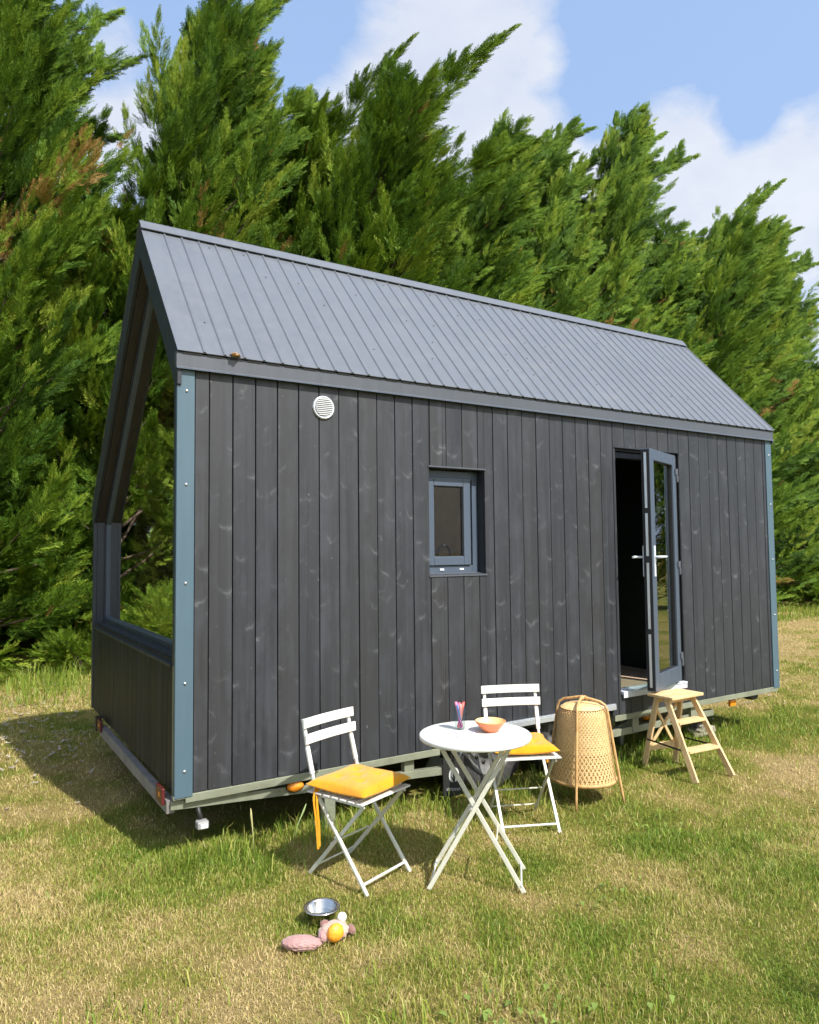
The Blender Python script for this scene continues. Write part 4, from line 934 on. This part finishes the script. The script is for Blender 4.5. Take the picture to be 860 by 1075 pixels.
# low bushes at the foot of the row
def make_bush(seed,nb=34,Rm=.85,dens=1.):
    g2=np.random.RandomState(seed); root=empty('bush',(0,0,0)); P_=[];D_=[];V_=[];S_=[]; st_=MB()
    for k in range(nb):
        az=g2.rand()*6.28; el=R(12+65*g2.rand()); L=Rm*(.6+.5*g2.rand()); d=np.array([math.cos(az)*math.cos(el),math.sin(az)*math.cos(el),math.sin(el)*1.0])
        st_.tube([(0,0,0),tuple(d*L*.5),tuple(d*L*.9)],[.012,.007,.003],5)
        n=int(60*dens); t=.35+.65*g2.rand(n)**.7; rv=norm(g2.normal(0,1,(n,3))); P_.append(d*L*t[:,None]+rv*(.16*g2.rand(n))[:,None]); D_.append(norm(d+rv*.9)); V_.append(.72+g2.normal(0,.14,n)); S_.append(.13+.12*g2.rand(n))
    st_.build('stem',M['bark'],root); pos=np.concatenate(P_); pos[:,2]=np.maximum(pos[:,2],.03); n=len(pos)
    build_crown('crown',pos,np.concatenate(D_),np.tile(np.array([[0,-.4,1.]]),(n,1)),np.concatenate(S_),np.concatenate(V_),np.where(g2.rand(n)<.02,1.,0.),root,seed); return root
bsh=make_bush(91); 
BS=[(19.2,6.9,1.0,'round light green bush beside the right corner of the cabin'),(21.0,6.7,1.15,'light green bush with a brown patch at the right edge of the photo'),(22.8,6.9,1.1,'light green bush beyond the right edge'),
    (-1.5,6.9,1.35,'low green bush under the leftmost visible cypress'),(.6,7.3,.75,'low shaded bush left of the cabin gable'),(-3.0,6.9,1.0,'low green bush beyond the left edge')]+[(x_,9.9,2.3,lb_) for x_,lb_ in ((-3.9,'tall shaded bush behind the trees beyond the left edge'),(-2.1,'tall shaded bush behind the trees at the left edge'),(-.2,'tall shaded bush behind the trees, left of the gable window'),(1.7,'tall shaded bush behind the trees, hidden in part by the gable'))]
for i,(x,y,s,lb) in enumerate(BS):
    t=bsh if i==0 else copy_tree(bsh); t.location=(x,y,0); t.scale=(s,s,s*.95); t.rotation_euler=(0,0,i*1.3); tag(t,lb,'bush','bushes at the foot of the cypress row')
for (x,y,s_,lb) in ((18.5,-1.6,.42,'small cypress of the far cross hedge, outermost from the cabin'),(18.7,.2,.45,'small cypress in the middle of the far cross hedge'),(18.4,1.9,.42,'small cypress of the far cross hedge, nearest the cypress row')):
    t=copy_tree(protos[2]); t.location=(x,y,0); t.scale=(s_*1.1,s_*1.1,s_); tag(t,lb,'cypress tree','small cypresses beyond the right edge')
# a shrub out of frame at right casts the shade in the photo's lower right corner
t=copy_tree(bsh); t.location=(2.02,-4.2,0); t.scale=(.85,.85,1.8); tag(t,'rounded shrub beside the camera, only its shade falls in the lower right corner','bush')

# ------------------------------------------------------------------ world, sun, camera
SUN_EL=R(48.6); sd=np.array([-.19*math.cos(SUN_EL),.982*math.cos(SUN_EL),-math.sin(SUN_EL)])
w=bpy.data.worlds.new('World'); sc.world=w; w.use_nodes=True; nt=w.node_tree; nt.nodes.clear()
wo=N(nt,'ShaderNodeOutputWorld'); bg=N(nt,'ShaderNodeBackground',ins={'Strength':.10})
sky=N(nt,'ShaderNodeTexSky'); sky.sky_type='NISHITA'; sky.sun_disc=False; sky.sun_elevation=SUN_EL; 
az=math.atan2(-sd[0],-sd[1]); sky.sun_rotation=az; sky.air_density=1.3; sky.dust_density=1.5; sky.ozone_density=1.2
tcw=N(nt,'ShaderNodeTexCoord'); gen=tcw.outputs['Generated']
sp_=N(nt,'ShaderNodeSeparateXYZ'); nt.links.new(gen,sp_.inputs[0]); zc=math_(nt,'MAXIMUM',sp_.outputs[2],.04); zc=math_(nt,'ADD',zc,.18)
cm=N(nt,'ShaderNodeCombineXYZ'); nt.links.new(math_(nt,'DIVIDE',sp_.outputs[0],zc),cm.inputs[0]); nt.links.new(math_(nt,'DIVIDE',sp_.outputs[1],zc),cm.inputs[1])
n1=noise(nt,cm.outputs[0],1.7,8,.56,.25); n2_=noise(nt,cm.outputs[0],7.,6,.6,.2)
def raydir(px,py):
    fwd=np.array([math.sin(YAW)*math.cos(PITCH),math.cos(YAW)*math.cos(PITCH),math.sin(PITCH)]); r0=np.array([math.cos(YAW),-math.sin(YAW),0]); u0=np.cross(r0,fwd)
    r2=r0*math.cos(ROLL)+u0*math.sin(ROLL); u2=-r0*math.sin(ROLL)+u0*math.cos(ROLL); d=fwd+r2*(px-430)/F-u2*(py-537.5)/F; return d/np.linalg.norm(d)
acc=None
for (px,py,rad,amp) in ((500,40,.15,1.1),(430,90,.12,1.),(570,60,.07,1.),(540,160,.13,1.),(700,160,.14,1.0),(820,200,.15,.95),(800,70,.06,.55),(850,130,.10,.7),(650,260,.15,.8),(860,330,.16,.35),(130,60,.05,.6),(150,150,.08,.9),(60,300,.3,.5),(300,300,.3,.4)):
    d=raydir(px,py); vm=N(nt,'ShaderNodeVectorMath',operation='DISTANCE'); nt.links.new(gen,vm.inputs[0]); vm.inputs[1].default_value=d
    e_=math_(nt,'MULTIPLY',math_(nt,'EXPONENT',math_(nt,'MULTIPLY',math_(nt,'POWER',math_(nt,'DIVIDE',vm.outputs['Value'],rad),2.),-1.)),amp)
    acc=e_ if acc is None else math_(nt,'MAXIMUM',acc,e_)
neg=None
for (px,py,rad,amp) in ((650,60,.085,.9),(720,20,.10,.9),(810,15,.10,.9),(785,118,.045,.8),(640,130,.05,.6),(330,10,.05,.5),(690,60,.07,.8)):
    d=raydir(px,py); vm=N(nt,'ShaderNodeVectorMath',operation='DISTANCE'); nt.links.new(gen,vm.inputs[0]); vm.inputs[1].default_value=d
    e_=math_(nt,'MULTIPLY',math_(nt,'EXPONENT',math_(nt,'MULTIPLY',math_(nt,'POWER',math_(nt,'DIVIDE',vm.outputs['Value'],rad),2.),-1.)),amp)
    neg=e_ if neg is None else math_(nt,'MAXIMUM',neg,e_)
acc=math_(nt,'SUBTRACT',acc,neg)
dens=math_(nt,'ADD',math_(nt,'MULTIPLY',acc,.58),math_(nt,'ADD',math_(nt,'MULTIPLY',n1,.95),math_(nt,'MULTIPLY',n2_,.44)))
cl=ramp(nt,dens,[(.79,0.),(.92,.50),(1.,.80)],'LINEAR').outputs[0]
shade=ramp(nt,math_(nt,'ADD',math_(nt,'MULTIPLY',n2_,.5),math_(nt,'MULTIPLY',n1,.5)),[(.35,(5.3,5.7,6.5)),(.62,(7.3,7.4,7.9))]).outputs[0]
# ramps clamp at 1 so scale the cloud colour instead
shade=mix(nt,ramp(nt,math_(nt,'ADD',math_(nt,'MULTIPLY',n2_,.5),math_(nt,'MULTIPLY',n1,.5)),[(.35,0.),(.62,1.)]).outputs[0],(4.5,4.75,5.4),(5.5,5.65,5.95))
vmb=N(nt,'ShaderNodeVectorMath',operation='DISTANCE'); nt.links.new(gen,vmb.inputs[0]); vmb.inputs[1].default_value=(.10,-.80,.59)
fill_cloud=math_(nt,'EXPONENT',math_(nt,'MULTIPLY',math_(nt,'POWER',math_(nt,'DIVIDE',vmb.outputs['Value'],.75),2.),-1.))
# unseen bright cloud added on the sunward side, behind the camera, for fill light
shade=mix(nt,fill_cloud,shade,(13.,13.,12.6)); cl=math_(nt,'MAXIMUM',cl,math_(nt,'MULTIPLY',fill_cloud,math_(nt,'ADD',.45,math_(nt,'MULTIPLY',n1,.8))))
skc=mix(nt,.62,sky.outputs[0],(2.9,4.2,6.8))
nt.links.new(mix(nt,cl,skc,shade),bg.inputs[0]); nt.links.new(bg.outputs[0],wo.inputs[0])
L=bpy.data.lights.new('sun','SUN'); L.energy=4.2; L.angle=R(.6); L.color=(1.,.96,.90); lo=bpy.data.objects.new('sun',L); col.objects.link(lo); lo.rotation_euler=Vector(sd).to_track_quat('-Z','Y').to_euler(); lo.location=(0,-5,20)
fwd=Vector((math.sin(YAW)*math.cos(PITCH),math.cos(YAW)*math.cos(PITCH),math.sin(PITCH))); r0=Vector((math.cos(YAW),-math.sin(YAW),0)); u0=r0.cross(fwd)
r2=r0*math.cos(ROLL)+u0*math.sin(ROLL); u2=-r0*math.sin(ROLL)+u0*math.cos(ROLL)
cd=bpy.data.cameras.new('camera'); cd.sensor_fit='HORIZONTAL'; cd.sensor_width=36; cd.lens=36*F/860; cd.clip_end=2000; cd.clip_start=.05
co_=bpy.data.objects.new('camera',cd); col.objects.link(co_)
mw=Matrix(((r2.x,u2.x,-fwd.x,CAM[0]),(r2.y,u2.y,-fwd.y,CAM[1]),(r2.z,u2.z,-fwd.z,CAM[2]),(0,0,0,1))); co_.matrix_world=mw; sc.camera=co_
sc.view_settings.view_transform='Standard'; sc.view_settings.look='None'; sc.view_settings.exposure=0.72; sc.view_settings.gamma=1
sc.cycles.max_bounces=5; sc.cycles.diffuse_bounces=3; sc.cycles.glossy_bounces=3; sc.cycles.use_adaptive_sampling=True; sc.cycles.adaptive_threshold=.04; sc.cycles.transparent_max_bounces=8; sc.cycles.use_denoising=True
